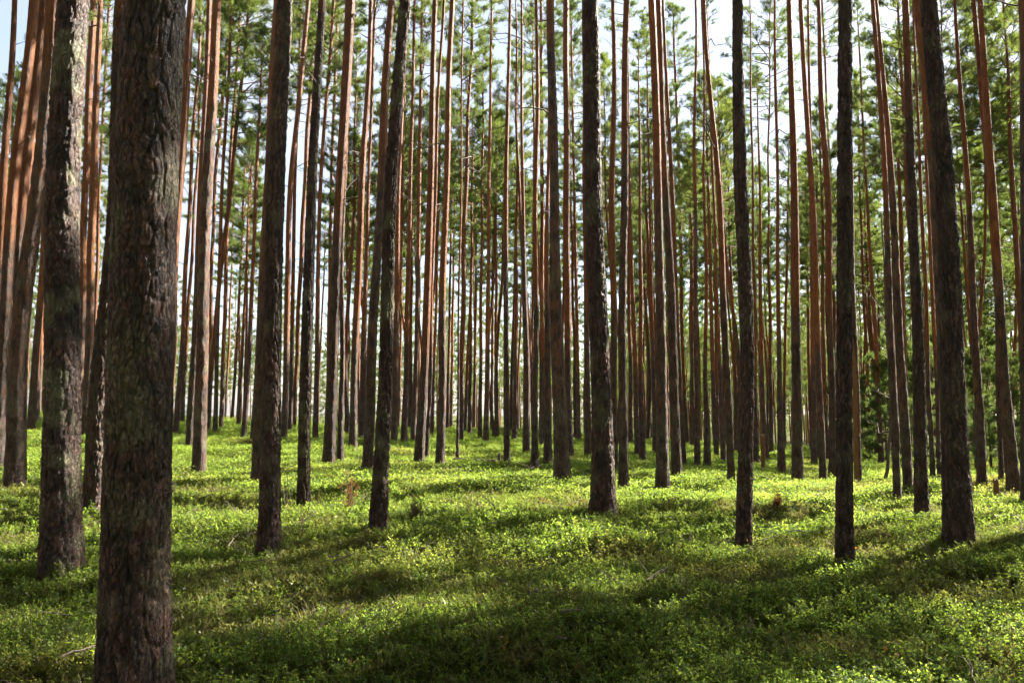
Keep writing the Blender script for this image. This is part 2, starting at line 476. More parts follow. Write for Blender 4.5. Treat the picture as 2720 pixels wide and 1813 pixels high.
CROWNS, THIN, MEDIUM = [], [], []
for s, (Lc, R, nb) in enumerate([(6.4, 2.3, 36), (7.0, 2.1, 40), (6.0, 2.5, 34)]):
    (nv, nf), (wv, wf) = make_crown(170 + s, Lc, R, nb, 0.6)
    MEDIUM.append((new_mesh('crown_needles', nv, nf, M_NEEDLE, False), new_mesh('crown_limbs', wv, wf, M_LIMB), Lc))
for s, (Lc, R, nb) in enumerate([(4.6, 1.5, 22), (5.2, 1.3, 24), (4.2, 1.7, 20)]):
    (nv, nf), (wv, wf) = make_crown(150 + s, Lc, R, nb)
    THIN.append((new_mesh('crown_needles', nv, nf, M_NEEDLE, False), new_mesh('crown_limbs', wv, wf, M_LIMB), Lc))
for s, (Lc, R, nb) in enumerate([(8.5, 2.3, 56), (9.6, 2.0, 62), (7.6, 2.5, 50), (9.0, 1.8, 58), (10.6, 2.3, 66), (7.2, 2.0, 48), (8.2, 2.6, 54)]):
    (nv, nf), (wv, wf) = make_crown(100 + s, Lc, R, nb)
    CROWNS.append((new_mesh('crown_needles', nv, nf, M_NEEDLE, False), new_mesh('crown_limbs', wv, wf, M_LIMB), Lc))

def make_dead_branch(seed, L):
    rg = np.random.default_rng(seed)
    n = 7; t = np.linspace(0, 1, n)
    el = rg.uniform(-0.2, 0.5)
    path = np.stack([t * L * math.cos(el), np.zeros(n), t * L * math.sin(el) - 0.18 * L * t ** 2 * rg.uniform(-1, 1)], 1)
    path[1:] += rg.normal(0, 0.04 * L, (n - 1, 3))
    parts = [tube(path, (0.010 + 0.009 * L) * (1 - 0.85 * t), 4)]
    for k in range(int(1 + 3 * L)):
        u = rg.uniform(0.3, 0.9)
        p0 = np.array([np.interp(u, t, path[:, c]) for c in range(3)])
        d = np.array([rg.uniform(0.3, 1), rg.uniform(-0.9, 0.9), rg.uniform(-0.5, 0.6)]); d /= np.linalg.norm(d)
        l = L * rg.uniform(0.15, 0.4)
        parts.append(tube([p0, p0 + d * l * 0.5 + rg.normal(0, 0.02, 3), p0 + d * l], [0.007, 0.005, 0.002], 3))
    v, f = merge(parts)
    return new_mesh('dead_branch', v, f, M_DEAD)
DEAD = [make_dead_branch(300 + k, L) for k, L in enumerate([0.35, 0.6, 0.9, 1.3, 1.8, 0.5, 2.3])]

def bark_relief(th, z, R, seed, cw, ch, fine=False):
    """plates split by furrows; th (nv,nu) angles, z heights. returns relief 0..1, per-plate random"""
    nc = max(6, int(round(2 * math.pi * R / cw)))
    cx, sx = np.cos(th), np.sin(th)
    w1 = fbm(cx * R * 9, sx * R * 9, z * 3.2, seed, 2)
    w2 = fbm(cx * R * 9 + 31, sx * R * 9, z * 3.2, seed + 7, 2)
    u = th / (2 * np.pi) * nc + 0.55 * w1
    v = z / ch + 0.5 * w2
    iu, iv = np.floor(u), np.floor(v)
    F1 = np.full(u.shape, 9.0); F2 = np.full(u.shape, 9.0); ID = np.zeros(u.shape)
    for du in (-1, 0, 1):
        for dv in (-1, 0, 1):
            gu, gv = iu + du, iv + dv
            gm = np.mod(gu, nc)
            px = gu + 0.12 + 0.76 * _h(gm, gv, gm * 0, seed + 1); py = gv + 0.1 + 0.8 * _h(gm, gv, gm * 0, seed + 2)
            d = np.hypot(u - px, v - py)
            idv = _h(gm, gv, gm * 0, seed + 3)
            closer = d < F1
            F2 = np.where(closer, F1, np.minimum(F2, d))
            ID = np.where(closer, idv, ID)
            F1 = np.where(closer, d, F1)
    fur = np.clip((F2 - F1) / 0.34, 0, 1)
    fur = fur ** 0.7
    if fine:
        r2, id2 = bark_relief(th, z, R, seed + 50, cw * 0.42, ch * 0.36)
        edge = noise3(cx * R * 30, sx * R * 30, z * 14, seed + 61)
        return 0.7 * np.minimum(fur * 1.5, 1.0) * (0.72 + 0.28 * ID) + 0.42 * r2 * (0.4 + 0.6 * fur) + 0.10 * edge, 0.6 * ID + 0.4 * id2
    rel = fur * (0.7 + 0.3 * ID) + 0.16 * fbm(cx * R * 40, sx * R * 40, z * 22, seed + 20, 2) + 0.22 * fbm(cx * R * 16, sx * R * 16, z * 7, seed + 30, 2)
    return rel, ID

# sun wanted on each part of the floor to size crowns by, read off the photo's patches of sun (rows far to near)
SUN_GOAL_Y = [1180, 1215, 1285, 1350, 1415, 1490, 1575, 1670, 1790, 1900]
OPEN = np.array([
 [.4, .5, .6, .7, .7, .7, .6, .5, .6, .5], [.6, .7, .8, .8, .8, .7, .6, .6, .6, .6], [.6, .9, .9, .9, .8, .5, .4, .6, .7, .7],
 [.7, .9, .9, .6, .3, .4, .6, .5, .6, .7], [.7, .7, .7, .7, .7, .9, .7, .5, .5, .5], [.3, .2, .3, .3, .4, .5, .6, .5, .4, .5],
 [.4, .5, .8, .8, .7, .7, .4, .2, .2, .3], [.1, .3, .3, .3, .4, .4, .2, .1, .2, .6], [.1, .1, .2, .2, .2, .3, .2, .2, .4, .5], [.1, .1, .1, .1, .1, .2, .1, .1, .3, .3]])
SUNLIT = []      # trunk points that catch the sun: foot pixel, then pixels up the trunk
for fx, fy, ups_ in [(163, 1490, [(185, 100), (182, 350), (178, 600), (172, 850)]), (250, 1347, [(258, 1180)]), (40, 1287, [(100, 600), (120, 300)]), (806, 1344, [(830, 500), (812, 1000)]),
                     (1004, 1398, [(1022, 1000), (1041, 500), (1065, 150)]), (434, 1205, [(476, 500), (495, 200)]), (875, 1229, [(895, 700), (915, 300)]), (1170, 1230, [(1184, 600)]),
                     (715, 1453, [(745, 250)]), (1495, 1272, [(1485, 1000), (1475, 600)]), (1603, 1352, [(1590, 900), (1575, 500)]), (1112, 1228, [(1135, 700)]), (529, 1253, [(560, 400)])]:
    h_ = ground_hit(fx, fy, 60, 0.15)
    for px_, py_ in ups_: SUNLIT.append(unproject(px_, py_, h_[1])[0])
def light_wanted(x, y, z):
    c = np.array([x, y, z]); sd = np.array(sdir)
    for p in SUNLIT:
        v = c - p
        k = v @ sd
        if k > 4 and np.linalg.norm(v - k * sd) < 2.9: return 0.95
    k = z / sdir.z
    gx, gy = x - sdir.x * k, y - sdir.y * k
    if gy < 3: return 0.4
    px, py, dp = project((gx, gy, float(ground(gx, gy))))
    if px < -300 or px > IW + 300: return 0.4
    i = int(np.argmin([abs(py - a) for a in SUN_GOAL_Y])); j = int(min(max(px / 272, 0), 9))
    return float(OPEN[i, j])

class Tree:
    pass
TREES = []

def build_trunk(path_z, cx, cy, rad, H, base, lod, seed, o_start, lichen, amp):
    """base-relative trunk; cx(z), cy(z), rad(z) functions of height"""
    if lod == 0:   zs = np.concatenate([np.arange(-0.35, 4.9, 0.013), np.arange(4.9, H, 0.4), [H]]); nu = 190
    elif lod == 1: zs = np.concatenate([np.arange(-0.3, 8.2, 0.028), np.arange(8.2, H, 0.5), [H]]); nu = 84
    elif lod == 2: zs = np.concatenate([np.arange(-0.3, 13.5, 0.10), np.arange(13.5, H, 0.5), [H]]); nu = 26
    elif lod == 3: zs = np.concatenate([np.arange(-0.3, H, 0.35), [H]]); nu = 12
    else:          zs = np.concatenate([np.arange(-0.3, H, 1.1), [H]]); nu = 7
    th = np.linspace(0, 2 * np.pi, nu, endpoint=False)
    T, Zg = np.meshgrid(th, zs)
    r = rad(zs)[:, None] + 0 * T
    R = max(0.06, float(rad(np.array([1.0]))[0]))
    # root flare with a few buttresses
    fl = np.exp(-np.maximum(Zg, 0) / 0.32)
    r = r * (1 + fl * (0.20 + 0.22 * noise3(np.cos(T) * 2, np.sin(T) * 2, T * 0, seed)))
    # out of round
    r = r * (1 + 0.035 * noise3(np.cos(T) * 1.2, np.sin(T) * 1.2, Zg * 0.5, seed + 3))
    tone = 0 * T + 0.5
    if lod <= 2:
        cw = {0: 0.062, 1: 0.062, 2: 0.085}[lod]; ch = {0: 0.24, 1: 0.24, 2: 0.34}[lod]
        rel, ID = bark_relief(T, Zg, R, seed, cw, ch, lod <= 1)
        up = 1 - 0.72 * smooth(Zg, o_start - 2.5, o_start + 1.5)
        r = r + amp * (1.7 if lod else 1.0) * up * (rel - 1.0)
        tone = ID
    elif lod == 3:
        r = r * (1 + 0.05 * noise3(np.cos(T) * 2, np.sin(T) * 2, Zg * 2.2, seed + 5))
    v = np.stack([cx(zs)[:, None] + r * np.cos(T), cy(zs)[:, None] + r * np.sin(T), Zg], -1).reshape(-1, 3)
    i = np.arange(len(zs) - 1)[:, None] * nu
    j = np.arange(nu)[None, :]
    f = np.stack([i + j, i + (j + 1) % nu, i + nu + (j + 1) % nu, i + nu + j], -1).reshape(-1, 4)
    orange = smooth(Zg, o_start - 2.2, o_start + 2.2)
    if lod >= 2: orange = np.maximum(orange, 0.34 * smooth(Zg, 0.2, 2.5))
    li = 0 * T + lichen
    return new_mesh('trunk', v, f, M_BARK, True, {'orange': orange.ravel(), 'tone': tone.ravel(), 'lichen': li.ravel()})

def add_tree(base, pts, H, lod, seed, o_start, lichen=0.5, amp=0.012, crown=True, ndead=4, crown_scale=1.0, dead_lo=None, thin=None):
    """pts: list of (x, y, z, r) in world coordinates from the base upwards"""
    rg = np.random.default_rng(seed)
    pts = np.array(pts, float)
    rel = pts[:, :3] - np.array(base)
    zk = rel[:, 2]; rk = pts[:, 3]
    # continue to the top
    if zk[-1] < H - 1:
        dz = max(zk[-1] - zk[0], 1.0)
        sx_ = (rel[-1, 0] - rel[0, 0]) / dz; sy_ = (rel[-1, 1] - rel[0, 1]) / dz
        xt = rel[-1, 0] + sx_ * (H - zk[-1]) * 0.8; yt = rel[-1, 1] + sy_ * (H - zk[-1]) * 0.8
        kz = np.append(zk, H); kx = np.append(rel[:, 0], xt); ky = np.append(rel[:, 1], yt)
    else:
        kz, kx, ky = zk, rel[:, 0], rel[:, 1]
    wob = rg.uniform(-1, 1, 4)
    def sm(kv):
        # smooth curve through the knots
        m = np.gradient(kv, kz)
        def fn(z):
            z = np.clip(np.asarray(z, float), kz[0], kz[-1])
            i = np.clip(np.searchsorted(kz, z) - 1, 0, len(kz) - 2)
            h = kz[i + 1] - kz[i]; t = (z - kz[i]) / h
            return ((2 * t ** 3 - 3 * t ** 2 + 1) * kv[i] + (t ** 3 - 2 * t ** 2 + t) * h * m[i] + (-2 * t ** 3 + 3 * t ** 2) * kv[i + 1] + (t ** 3 - t ** 2) * h * m[i + 1])
        return fn
    fx0, fy0 = sm(kx), sm(ky)
    cx = lambda z: fx0(z) + 0.035 * wob[0] * np.sin(np.asarray(z) * 0.9 + wob[1] * 3) * smooth(z, 0.5, 3)
    cy = lambda z: fy0(z) + 0.05 * wob[2] * np.sin(np.asarray(z) * 0.7 + wob[3] * 3) * smooth(z, 0.5, 3)
    rl, zl = rk[-1], zk[-1]
    def rad(z):
        z = np.asarray(z, float)
        lo = np.interp(z, zk, rk)
        hi = rl * np.clip(1 - (z - zl) / max(H - zl, 0.1), 0, 1) ** 0.75 + 0.012
        return np.where(z <= zl, lo, np.minimum(hi, rl))
    root = bpy.data.objects.new('pine_tree', None); COL.objects.link(root)
    root.empty_display_size = 0.3
    root.location = base
    tr = obj('trunk', build_trunk(None, cx, cy, rad, H, base, lod, seed, o_start, lichen, amp), root)
    T = Tree(); T.root = root; T.base = np.array(base); T.H = H; T.trunk = tr
    T.r = float(rad(np.array([1.2]))[0]); T.o = o_start; T.cx, T.cy, T.rad = cx, cy, rad
    if crown:
        xt_, yt_ = base[0] + float(cx(np.array([H - 2.0]))[0]), base[1] + float(cy(np.array([H - 2.0]))[0])
        CS = CROWNS
        if thin is not None:
            tg = light_wanted(xt_, yt_, base[2] + H - 2.6)  # crown kind and size chosen to steer sunlight onto floor and trunks
            if tg > 0.93: CS = THIN; crown_scale *= 0.30
            elif tg > 0.75: CS = THIN; crown_scale *= 0.46
            elif tg > 0.55: CS = THIN; crown_scale *= 0.56
            elif tg > 0.45: CS = THIN; crown_scale *= 0.8
            elif tg > 0.33: CS = THIN
            else: CS = MEDIUM
        nm, wm, Lc = CS[int(rg.integers(len(CS)))]
        s = crown_scale * rg.uniform(0.88, 1.12)
        zb = H - Lc * s
        p0 = np.array([float(cx(np.array([zb]))[0]), float(cy(np.array([zb]))[0]), zb])
        p1 = np.array([float(cx(np.array([H]))[0]), float(cy(np.array([H]))[0]), H])
        ax = Vector(p1 - p0)
        q = Vector((0, 0, 1)).rotation_difference(ax.normalized())
        cr = obj('crown', nm, root)
        cr.location = p0
        cr.rotation_mode = 'QUATERNION'
        cr.rotation_quaternion = q @ Euler((0, 0, rg.uniform(0, 6.28))).to_quaternion()
        wdt = s * rg.uniform(0.9, 1.15)
        cr.scale = (wdt, wdt, s)
        lb = obj('limbs', wm, cr)
        lo = dead_lo if dead_lo is not None else zb * 0.4
        for k in range(ndead):
            z = rg.uniform(lo, zb + 0.6)
            d = obj('dead_branch', DEAD[int(rg.integers(len(DEAD)))], tr)
            az = rg.uniform(0, 6.28); rr = float(rad(np.array([z]))[0]) * 0.8
            d.location = (float(cx(np.array([z]))[0]) + rr * math.cos(az), float(cy(np.array([z]))[0]) + rr * math.sin(az), z)
            d.rotation_euler = (rg.uniform(-0.3, 0.3), rg.uniform(-0.7, 0.2), az)
            sc_ = rg.uniform(0.7, 1.2) * (0.55 + 0.45 * z / max(zb, 1))
            d.scale = (sc_,) * 3
    TREES.append(T)
    return T

# ------------------------------------------------------------------ the pines of the photograph
# key, (base px x, y, width), then (px x, px y, width) upwards; options
MEAS = [
 ('near',   (360, 1890, 200), [(360, 1500, 175), (371, 1000, 169), (387, 500, 164), (415, 0, 155)], dict(lichen=0.55, o=9, amp=0.017)),
 ('mossy',  (163, 1490, 106), [(164, 1000, 89), (175, 500, 84), (196, 0, 76)], dict(lichen=1.0, o=12, amp=0.016)),
 ('behindnear', (250, 1347, 60), [(265, 1000, 50), (305, 500, 46), (338, 0, 42)], dict(o=7.5, amp=0.022)),
 ('L1', (-4, 1236, 40), [(5, 1000, 32), (38, 500, 27), (89, 0, 25)], dict(o=5.5)),
 ('L2', (40, 1287, 54), [(50, 1000, 48), (98, 500, 40), (145, 0, 36)], dict(o=8)),
 ('', (28, 1222, 26), [(40, 1000, 24), (64, 500, 22), (118, 0, 24)], dict(o=6)),
 ('', (58, 1200, 18), [(66, 1000, 17), (78, 500, 15), (104, 120, 11)], dict(o=5)),
 ('D', (82, 1120, 20), [(92, 1000, 18), (125, 500, 13), (170, 0, 10)], dict(o=5)),
 ('', (101, 1118, 10), [(106, 1000, 10), (133, 500, 7)], dict(o=5)),
 ('', (-30, 1225, 28), [(-18, 1000, 24), (12, 500, 20), (35, 0, 13)], dict(o=4.5)),
 ('G1', (209, 1135, 18), [(213, 1000, 17), (226, 500, 17), (248, 0, 17)], dict(o=6)),
 ('H', (226, 1130, 19), [(233, 1000, 18), (248, 500, 19), (266, 0, 12)], dict(o=6)),
 ('', (238, 1127, 11), [(247, 1000, 10), (264, 500, 8), (290, 0, 7)], dict(o=5)),
 ('J', (434, 1205, 28), [(447, 1000, 24), (476, 500, 21), (510, 0, 19)], dict(o=3.5)),
 ('K1', (466, 1145, 16), [(478, 1000, 13), (505, 500, 10), (530, 100, 7)], dict(o=5)),
 ('', (483, 1146, 12), [(490, 1000, 10), (520, 500, 8), (540, 100, 6)], dict(o=5)),
 ('L', (503, 1187, 23), [(513, 1000, 22), (535, 500, 17), (556, 0, 12)], dict(o=7)),
 ('N', (529, 1253, 37), [(535, 1000, 33), (549, 500, 30), (579, 0, 22)], dict(o=9, lichen=0.6)),
 ('', (551, 1158, 12), [(555, 1000, 11), (571, 500, 9), (613, 0, 10)], dict(o=5)),
 ('O', (552, 1150, 14), [(560, 1000, 12), (612, 500, 11), (662, 0, 7)], dict(o=3)),
 ('', (571, 1165, 13), [(575, 1000, 11), (590, 500, 9), (612, 100, 7)], dict(o=6)),
 ('P2', (586, 1166, 13), [(592, 1000, 11), (608, 500, 10), (640, 0, 7)], dict(o=4)),
 ('', (597, 1155, 7), [(604, 1000, 6), (622, 500, 4.5)], dict(o=5)),
 ('', (614, 1155, 9), [(624, 1000, 8), (648, 500, 6)], dict(o=5)),
 ('', (632, 1162, 12), [(640, 1000, 9), (665, 500, 7)], dict(o=5)),
 ('', (647, 1156, 15), [(658, 1000, 13), (680, 500, 9)], dict(o=6)),
 ('U', (674, 1165, 22), [(684, 1000, 19), (705, 500, 12), (730, 0, 8)], dict(o=5)),
 ('V', (683, 1277, 34), [(692, 1000, 31), (716, 500, 26), (742, 0, 22)], dict(o=8)),
 ('T2', (715, 1453, 58), [(722, 1000, 50), (734, 500, 48), (756, 0, 41)], dict(o=9, amp=0.016, lichen=0.4)),
 ('W', (754, 1172, 17), [(759, 1000, 16), (772, 500, 14), (819, 0, 12)], dict(o=4.5)),
 ('', (770, 1160, 13), [(774, 1000, 12), (783, 500, 9), (801, 0, 7)], dict(o=6)),
 ('', (781, 1162, 11), [(786, 1000, 11), (809, 500, 12), (836, 0, 9)], dict(o=3.5)),
 ('T3', (806, 1344, 35), [(811, 1000, 32), (829, 500, 27), (854, 0, 20)], dict(o=9, lichen=1.0, amp=0.016)),
 ('Z', (837, 1162, 16), [(841, 1000, 13), (851, 500, 10), (886, 0, 8)], dict(o=6)),
 ('', (868, 1175, 12), [(872, 1000, 11), (880, 500, 9), (897, 0, 8)], dict(o=5)),
 ('T4', (875, 1229, 36), [(882, 1000, 30), (904, 500, 26), (931, 0, 27)], dict(o=6.5)),
 ('T5', (904, 1225, 19), [(906, 1000, 15), (914, 500, 11), (925, 0, 8)], dict(o=8)),
 ('', (921, 1158, 9), [(924, 1000, 8), (929, 500, 7)], dict(o=6)),
 ('T7', (937, 1193, 22), [(941, 1000, 19), (962, 500, 17), (987, 0, 11)], dict(o=4)),
 ('T7b', (960, 1175, 18), [(964, 1000, 16), (979, 500, 9), (996, 0, 7)], dict(o=5)),
 ('T8', (975, 1245, 30), [(988, 1000, 27), (1010, 500, 24), (1040, 0, 18)], dict(o=8)),
 ('T9', (1004, 1398, 50), [(1022, 1000, 38), (1041, 500, 35), (1075, 0, 33)], dict(o=10, lichen=1.0, amp=0.02)),
 ('', (1047, 1170, 18), [(1050, 1000, 16), (1059, 500, 12), (1078, 0, 9)], dict(o=6)),
 ('', (1058, 1165, 8), [(1062, 1000, 7), (1071, 500, 5)], dict(o=6)),
 ('', (1073, 1170, 18), [(1078, 1000, 14), (1090, 500, 10), (1102, 0, 7)], dict(o=5)),
 ('', (1089, 1170, 11), [(1090, 1000, 10), (1096, 500, 6)], dict(o=5)),
 ('T12', (1096, 1186, 16), [(1104, 1000, 13), (1113, 500, 11), (1122, 0, 8)], dict(o=10)),
 ('T13', (1112, 1228, 29), [(1126, 1000, 23), (1143, 500, 18), (1155, 0, 13)], dict(o=3.5)),
 ('T14', (1132, 1218, 13), [(1142, 1000, 11), (1155, 500, 8), (1177, 0, 8)], dict(o=4)),
 ('', (1146, 1172, 12), [(1152, 1000, 9), (1167, 500, 5)], dict(o=5)),
 ('T16', (1170, 1230, 25), [(1173, 1000, 22), (1184, 500, 16), (1201, 0, 14)], dict(o=5)),
 ('', (1188, 1177, 10), [(1191, 1000, 8), (1200, 500, 5)], dict(o=5)),
 ('', (1198, 1177, 9), [(1200, 1000, 7), (1208, 500, 6)], dict(o=5)),
 ('', (1215, 1218, 9), [(1217, 1000, 7), (1224, 500, 5)], dict(o=6)),
 ('T20', (1225, 1202, 13), [(1227, 1000, 14), (1237, 500, 11), (1256, 0, 7)], dict(o=4)),
 ('', (1234, 1178, 10), [(1240, 1000, 8), (1264, 500, 6)], dict(o=4)),
 ('', (1247, 1177, 12), [(1249, 1000, 9), (1254, 500, 6)], dict(o=6)),
 ('', (1259, 1176, 9), [(1261, 1000, 8), (1266, 500, 5)], dict(o=6)),
 ('', (1275, 1174, 12), [(1276, 1000, 10), (1281, 500, 6)], dict(o=5)),
 ('T22', (1290, 1180, 16), [(1294, 1000, 13), (1299, 500, 9), (1306, 0, 6)], dict(o=4.5)),
 ('', (1305, 1178, 9), [(1307, 1000, 8), (1309, 500, 5)], dict(o=6)),
 ('', (1319, 1182, 12), [(1318, 1000, 9), (1318, 500, 6)], dict(o=5)),
 ('T26', (1347, 1226, 18), [(1345, 1000, 16), (1344, 500, 12), (1355, 0, 8)], dict(o=6.5)),
 ('', (1366, 1183, 14), [(1369, 1000, 11), (1373, 500, 7)], dict(o=6)),
 ('T28', (1399, 1184, 21), [(1398, 1000, 18), (1388, 500, 9), (1385, 0, 6)], dict(o=9)),
 ('T29', (1421, 1245, 21), [(1421, 1000, 16), (1424, 500, 13), (1427, 0, 9)], dict(o=5)),
 ('', (1437, 1196, 12), [(1438, 1000, 10), (1440, 500, 11), (1437, 0, 8)], dict(o=6)),
 ('T30', (1456, 1228, 26), [(1453, 1000, 17), (1455, 500, 10), (1462, 0, 7)], dict(o=5)),
 ('T31', (1495, 1272, 44), [(1483, 1000, 38), (1471, 500, 26), (1463, 0, 22)], dict(o=11)),
 ('T32', (1514, 1190, 20), [(1509, 1000, 18), (1505, 500, 17), (1503, 0, 15)], dict(o=4.5)),
 ('', (1538, 1186, 12), [(1535, 1000, 10), (1525, 500, 8), (1518, 100, 6)], dict(o=5)),
 ('', (1562, 1212, 20), [(1560, 1000, 16), (1553, 500, 11), (1550, 0, 8)], dict(o=6)),
 ('T35', (1603, 1352, 66), [(1597, 1000, 54), (1575, 500, 49), (1567, 0, 43)], dict(o=11, amp=0.022, lichen=0.6)),
 ('T37', (1634, 1240, 19), [(1629, 1000, 18), (1628, 500, 16), (1629, 0, 10)], dict(o=4.5)),
 ('T36', (1656, 1305, 28), [(1656, 1000, 23), (1656, 500, 20), (1666, 0, 16)], dict(o=8)),
 ('', (1676, 1197, 12), [(1674, 1000, 11), (1667, 500, 7)], dict(o=6)),
 ('T39', (1694, 1222, 16), [(1688, 1000, 13), (1672, 500, 8), (1664, 0, 6)], dict(o=4)),
 ('T40', (1707, 1197, 18), [(1703, 1000, 14), (1700, 500, 7)], dict(o=4)),
 ('', (1723, 1190, 9), [(1720, 1000, 7), (1712, 500, 5)], dict(o=5)),
 ('', (1740, 1197, 14), [(1736, 1000, 10), (1725, 500, 6)], dict(o=6)),
 ('T43', (1761, 1302, 38), [(1756, 1000, 29), (1748, 500, 22), (1731, 0, 19)], dict(o=7)),
 ('T44', (1798, 1262, 29), [(1790, 1000, 27), (1768, 500, 19), (1747, 0, 14)], dict(o=7.5)),
 ('T45', (1818, 1232, 13), [(1804, 1000, 13), (1785, 500, 12), (1760, 0, 7)], dict(o=4)),
 ('', (1827, 1230, 11), [(1816, 1000, 10), (1805, 500, 9), (1790, 100, 6)], dict(o=4)),
 ('', (1838, 1196, 11), [(1836, 1000, 8), (1832, 500, 5)], dict(o=5)),
 ('T47', (1853, 1240, 17), [(1850, 1000, 13), (1846, 500, 9), (1847, 0, 6)], dict(o=9)),
 ('T49', (1879, 1237, 20), [(1876, 1000, 12), (1872, 500, 7), (1868, 200, 5)], dict(o=4)),
 ('', (1907, 1195, 10), [(1903, 1000, 8), (1896, 500, 5)], dict(o=5)),
 ('', (1923, 1238, 16), [(1912, 1000, 11), (1895, 500, 7)], dict(o=5)),
 ('T52', (1943, 1275, 20), [(1932, 1000, 20), (1907, 500, 15), (1870, 0, 10)], dict(o=5)),
 ('T53', (1974, 1435, 45), [(1982, 1000, 38), (1971, 500, 36), (1960, 0, 28)], dict(o=11, amp=0.015)),
 ('T54', (2008, 1240, 16), [(2007, 1000, 10), (1999, 500, 6)], dict(o=4)),
 ('', (2036, 1215, 15), [(2024, 1000, 13), (2018, 500, 6)], dict(o=5)),
 ('T56', (2050, 1245, 13), [(2047, 1000, 10), (2041, 500, 5.5), (2045, 60, 3.5)], dict(o=6)),
 ('T57', (2076, 1247, 22), [(2070, 1000, 13), (2065, 500, 8)], dict(o=5)),
 ('', (2082, 1215, 10), [(2084, 1000, 8), (2094, 500, 6)], dict(o=4)),
 ('T59', (2118, 1279, 31), [(2116, 1000, 26), (2109, 500, 20), (2096, 0, 13)], dict(o=4.5)),
 ('', (2158, 1232, 10), [(2150, 1000, 8), (2141, 500, 6)], dict(o=5)),
 ('', (2163, 1254, 17), [(2161, 1000, 13), (2154, 500, 9), (2146, 0, 6)], dict(o=5)),
 ('T61', (2187, 1277, 20), [(2176, 1000, 17), (2156, 500, 15), (2125, 0, 11)], dict(o=4.5)),
 ('T63', (2212, 1266, 21), [(2208, 1000, 19), (2196, 500, 17), (2171, 0, 10)], dict(o=5.5)),
 ('', (2226, 1250, 10), [(2218, 1000, 8), (2206, 500, 6), (2184, 0, 5)], dict(o=4)),
 ('T65', (2241, 1477, 48), [(2242, 1000, 42), (2244, 500, 40), (2245, 0, 38)], dict(o=11, amp=0.015)),
 ('T66', (2280, 1281, 20), [(2272, 1000, 17), (2258, 500, 15), (2243, 0, 11)], dict(o=8)),
 ('', (2314, 1241, 12), [(2304, 1000, 9), (2291, 700, 7), (2278, 300, 5)], dict(o=4)),
 ('', (2322, 1236, 8), [(2318, 1000, 6), (2308, 600, 5)], dict(o=4)),
 ('T69', (2342, 1256, 15), [(2331, 1000, 12), (2301, 500, 7), (2286, 200, 5)], dict(o=4)),
 ('T71', (2384, 1333, 22), [(2372, 1000, 20), (2351, 500, 14), (2318, 0, 11)], dict(o=6)),
 ('T72', (2413, 1293, 26), [(2396, 1000, 25), (2367, 500, 18), (2329, 0, 11)], dict(o=7)),
 ('T73', (2448, 1366, 35), [(2439, 1000, 30), (2423, 500, 24), (2404, 0, 17)], dict(o=6.5, amp=0.012)),
 ('T74', (2478, 1263, 15), [(2467, 1000, 12), (2446, 500, 9), (2432, 150, 6)], dict(o=4)),
 ('', (2495, 1266, 13), [(2487, 1000, 11), (2463, 500, 8), (2446, 100, 6)], dict(o=4)),
 ('T76', (2528, 1330, 30), [(2508, 1000, 27), (2478, 500, 22), (2438, 0, 20)], dict(o=7)),
 ('T77', (2546, 1418, 78), [(2528, 1000, 62), (2511, 500, 50), (2471, 0, 42)], dict(o=10, amp=0.016)),
 ('T78', (2609, 1283, 26), [(2597, 1000, 21), (2570, 500, 14), (2535, 0, 8)], dict(o=7)),
 ('T79', (2660, 1274, 14), [(2652, 1000, 13), (2630, 500, 12), (2583, 0, 12)], dict(o=5)),
 ('T80', (2694, 1304, 36), [(2668, 1000, 26), (2634, 500, 22), (2604, 0, 13)], dict(o=5)),
 ('T81', (2740, 1330, 50), [(2733, 1000, 44), (2734, 500, 36), (2720, 0, 38)], dict(o=9)),
]

LAND = {}
for k, (key, b, ups, op) in enumerate(MEAS):
    bx, by, bw = b
    hit = ground_hit(bx, by, 60, 0.15)
    wd_d = 0.29 * FPX / bw
    d = hit[1] if hit is not None else 99
    if d > 27:
        d = min(max(27, wd_d * (0.9 + 0.2 * random.random())), 78)
    p = EYE + ray(bx, by) * (d / ray(bx, by)[1])
    base = (p[0], d, float(ground(p[0], d)))
    mpp = d / ray(bx, by)[1] / FPX
    yl = d + random.uniform(-0.15, 0.15)
    pts = [(base[0], base[1], base[2], bw * mpp / 2)]
    for (ux, uy, uw) in ups:
        q, mp = unproject(ux, uy, d)
        if q[2] - base[2] < 0.8: continue
        pts.append((q[0], d, q[2], uw * mp / 2))
    H = random.uniform(20.5, 24.5) if d > 20 else random.uniform(21, 24)
    top = pts[-1][2] - base[2]
    if top > H - 2.5: H = top + 2.5
    lod = 0 if d < 6 else 1 if d < 14 else 2 if d < 30 else 3
    T = add_tree(base, pts, H, lod, 1000 + 17 * k, op.get('o', 6), op.get('lichen', 0.35), op.get('amp', 0.013),
                 ndead=(3 if d < 14 else 8 if d < 22 else 11), thin=True if d < 41 else None)
    T.key = key; T.px = bx; T.d = d; T.meas = True
    if key: LAND[key] = T

# ------------------------------------------------------------------ pines further back, and those standing round the view
def far_enough(x, y, s):
    return all((t.base[0] - x) ** 2 + (t.base[1] - y) ** 2 > s * s for t in TREES)

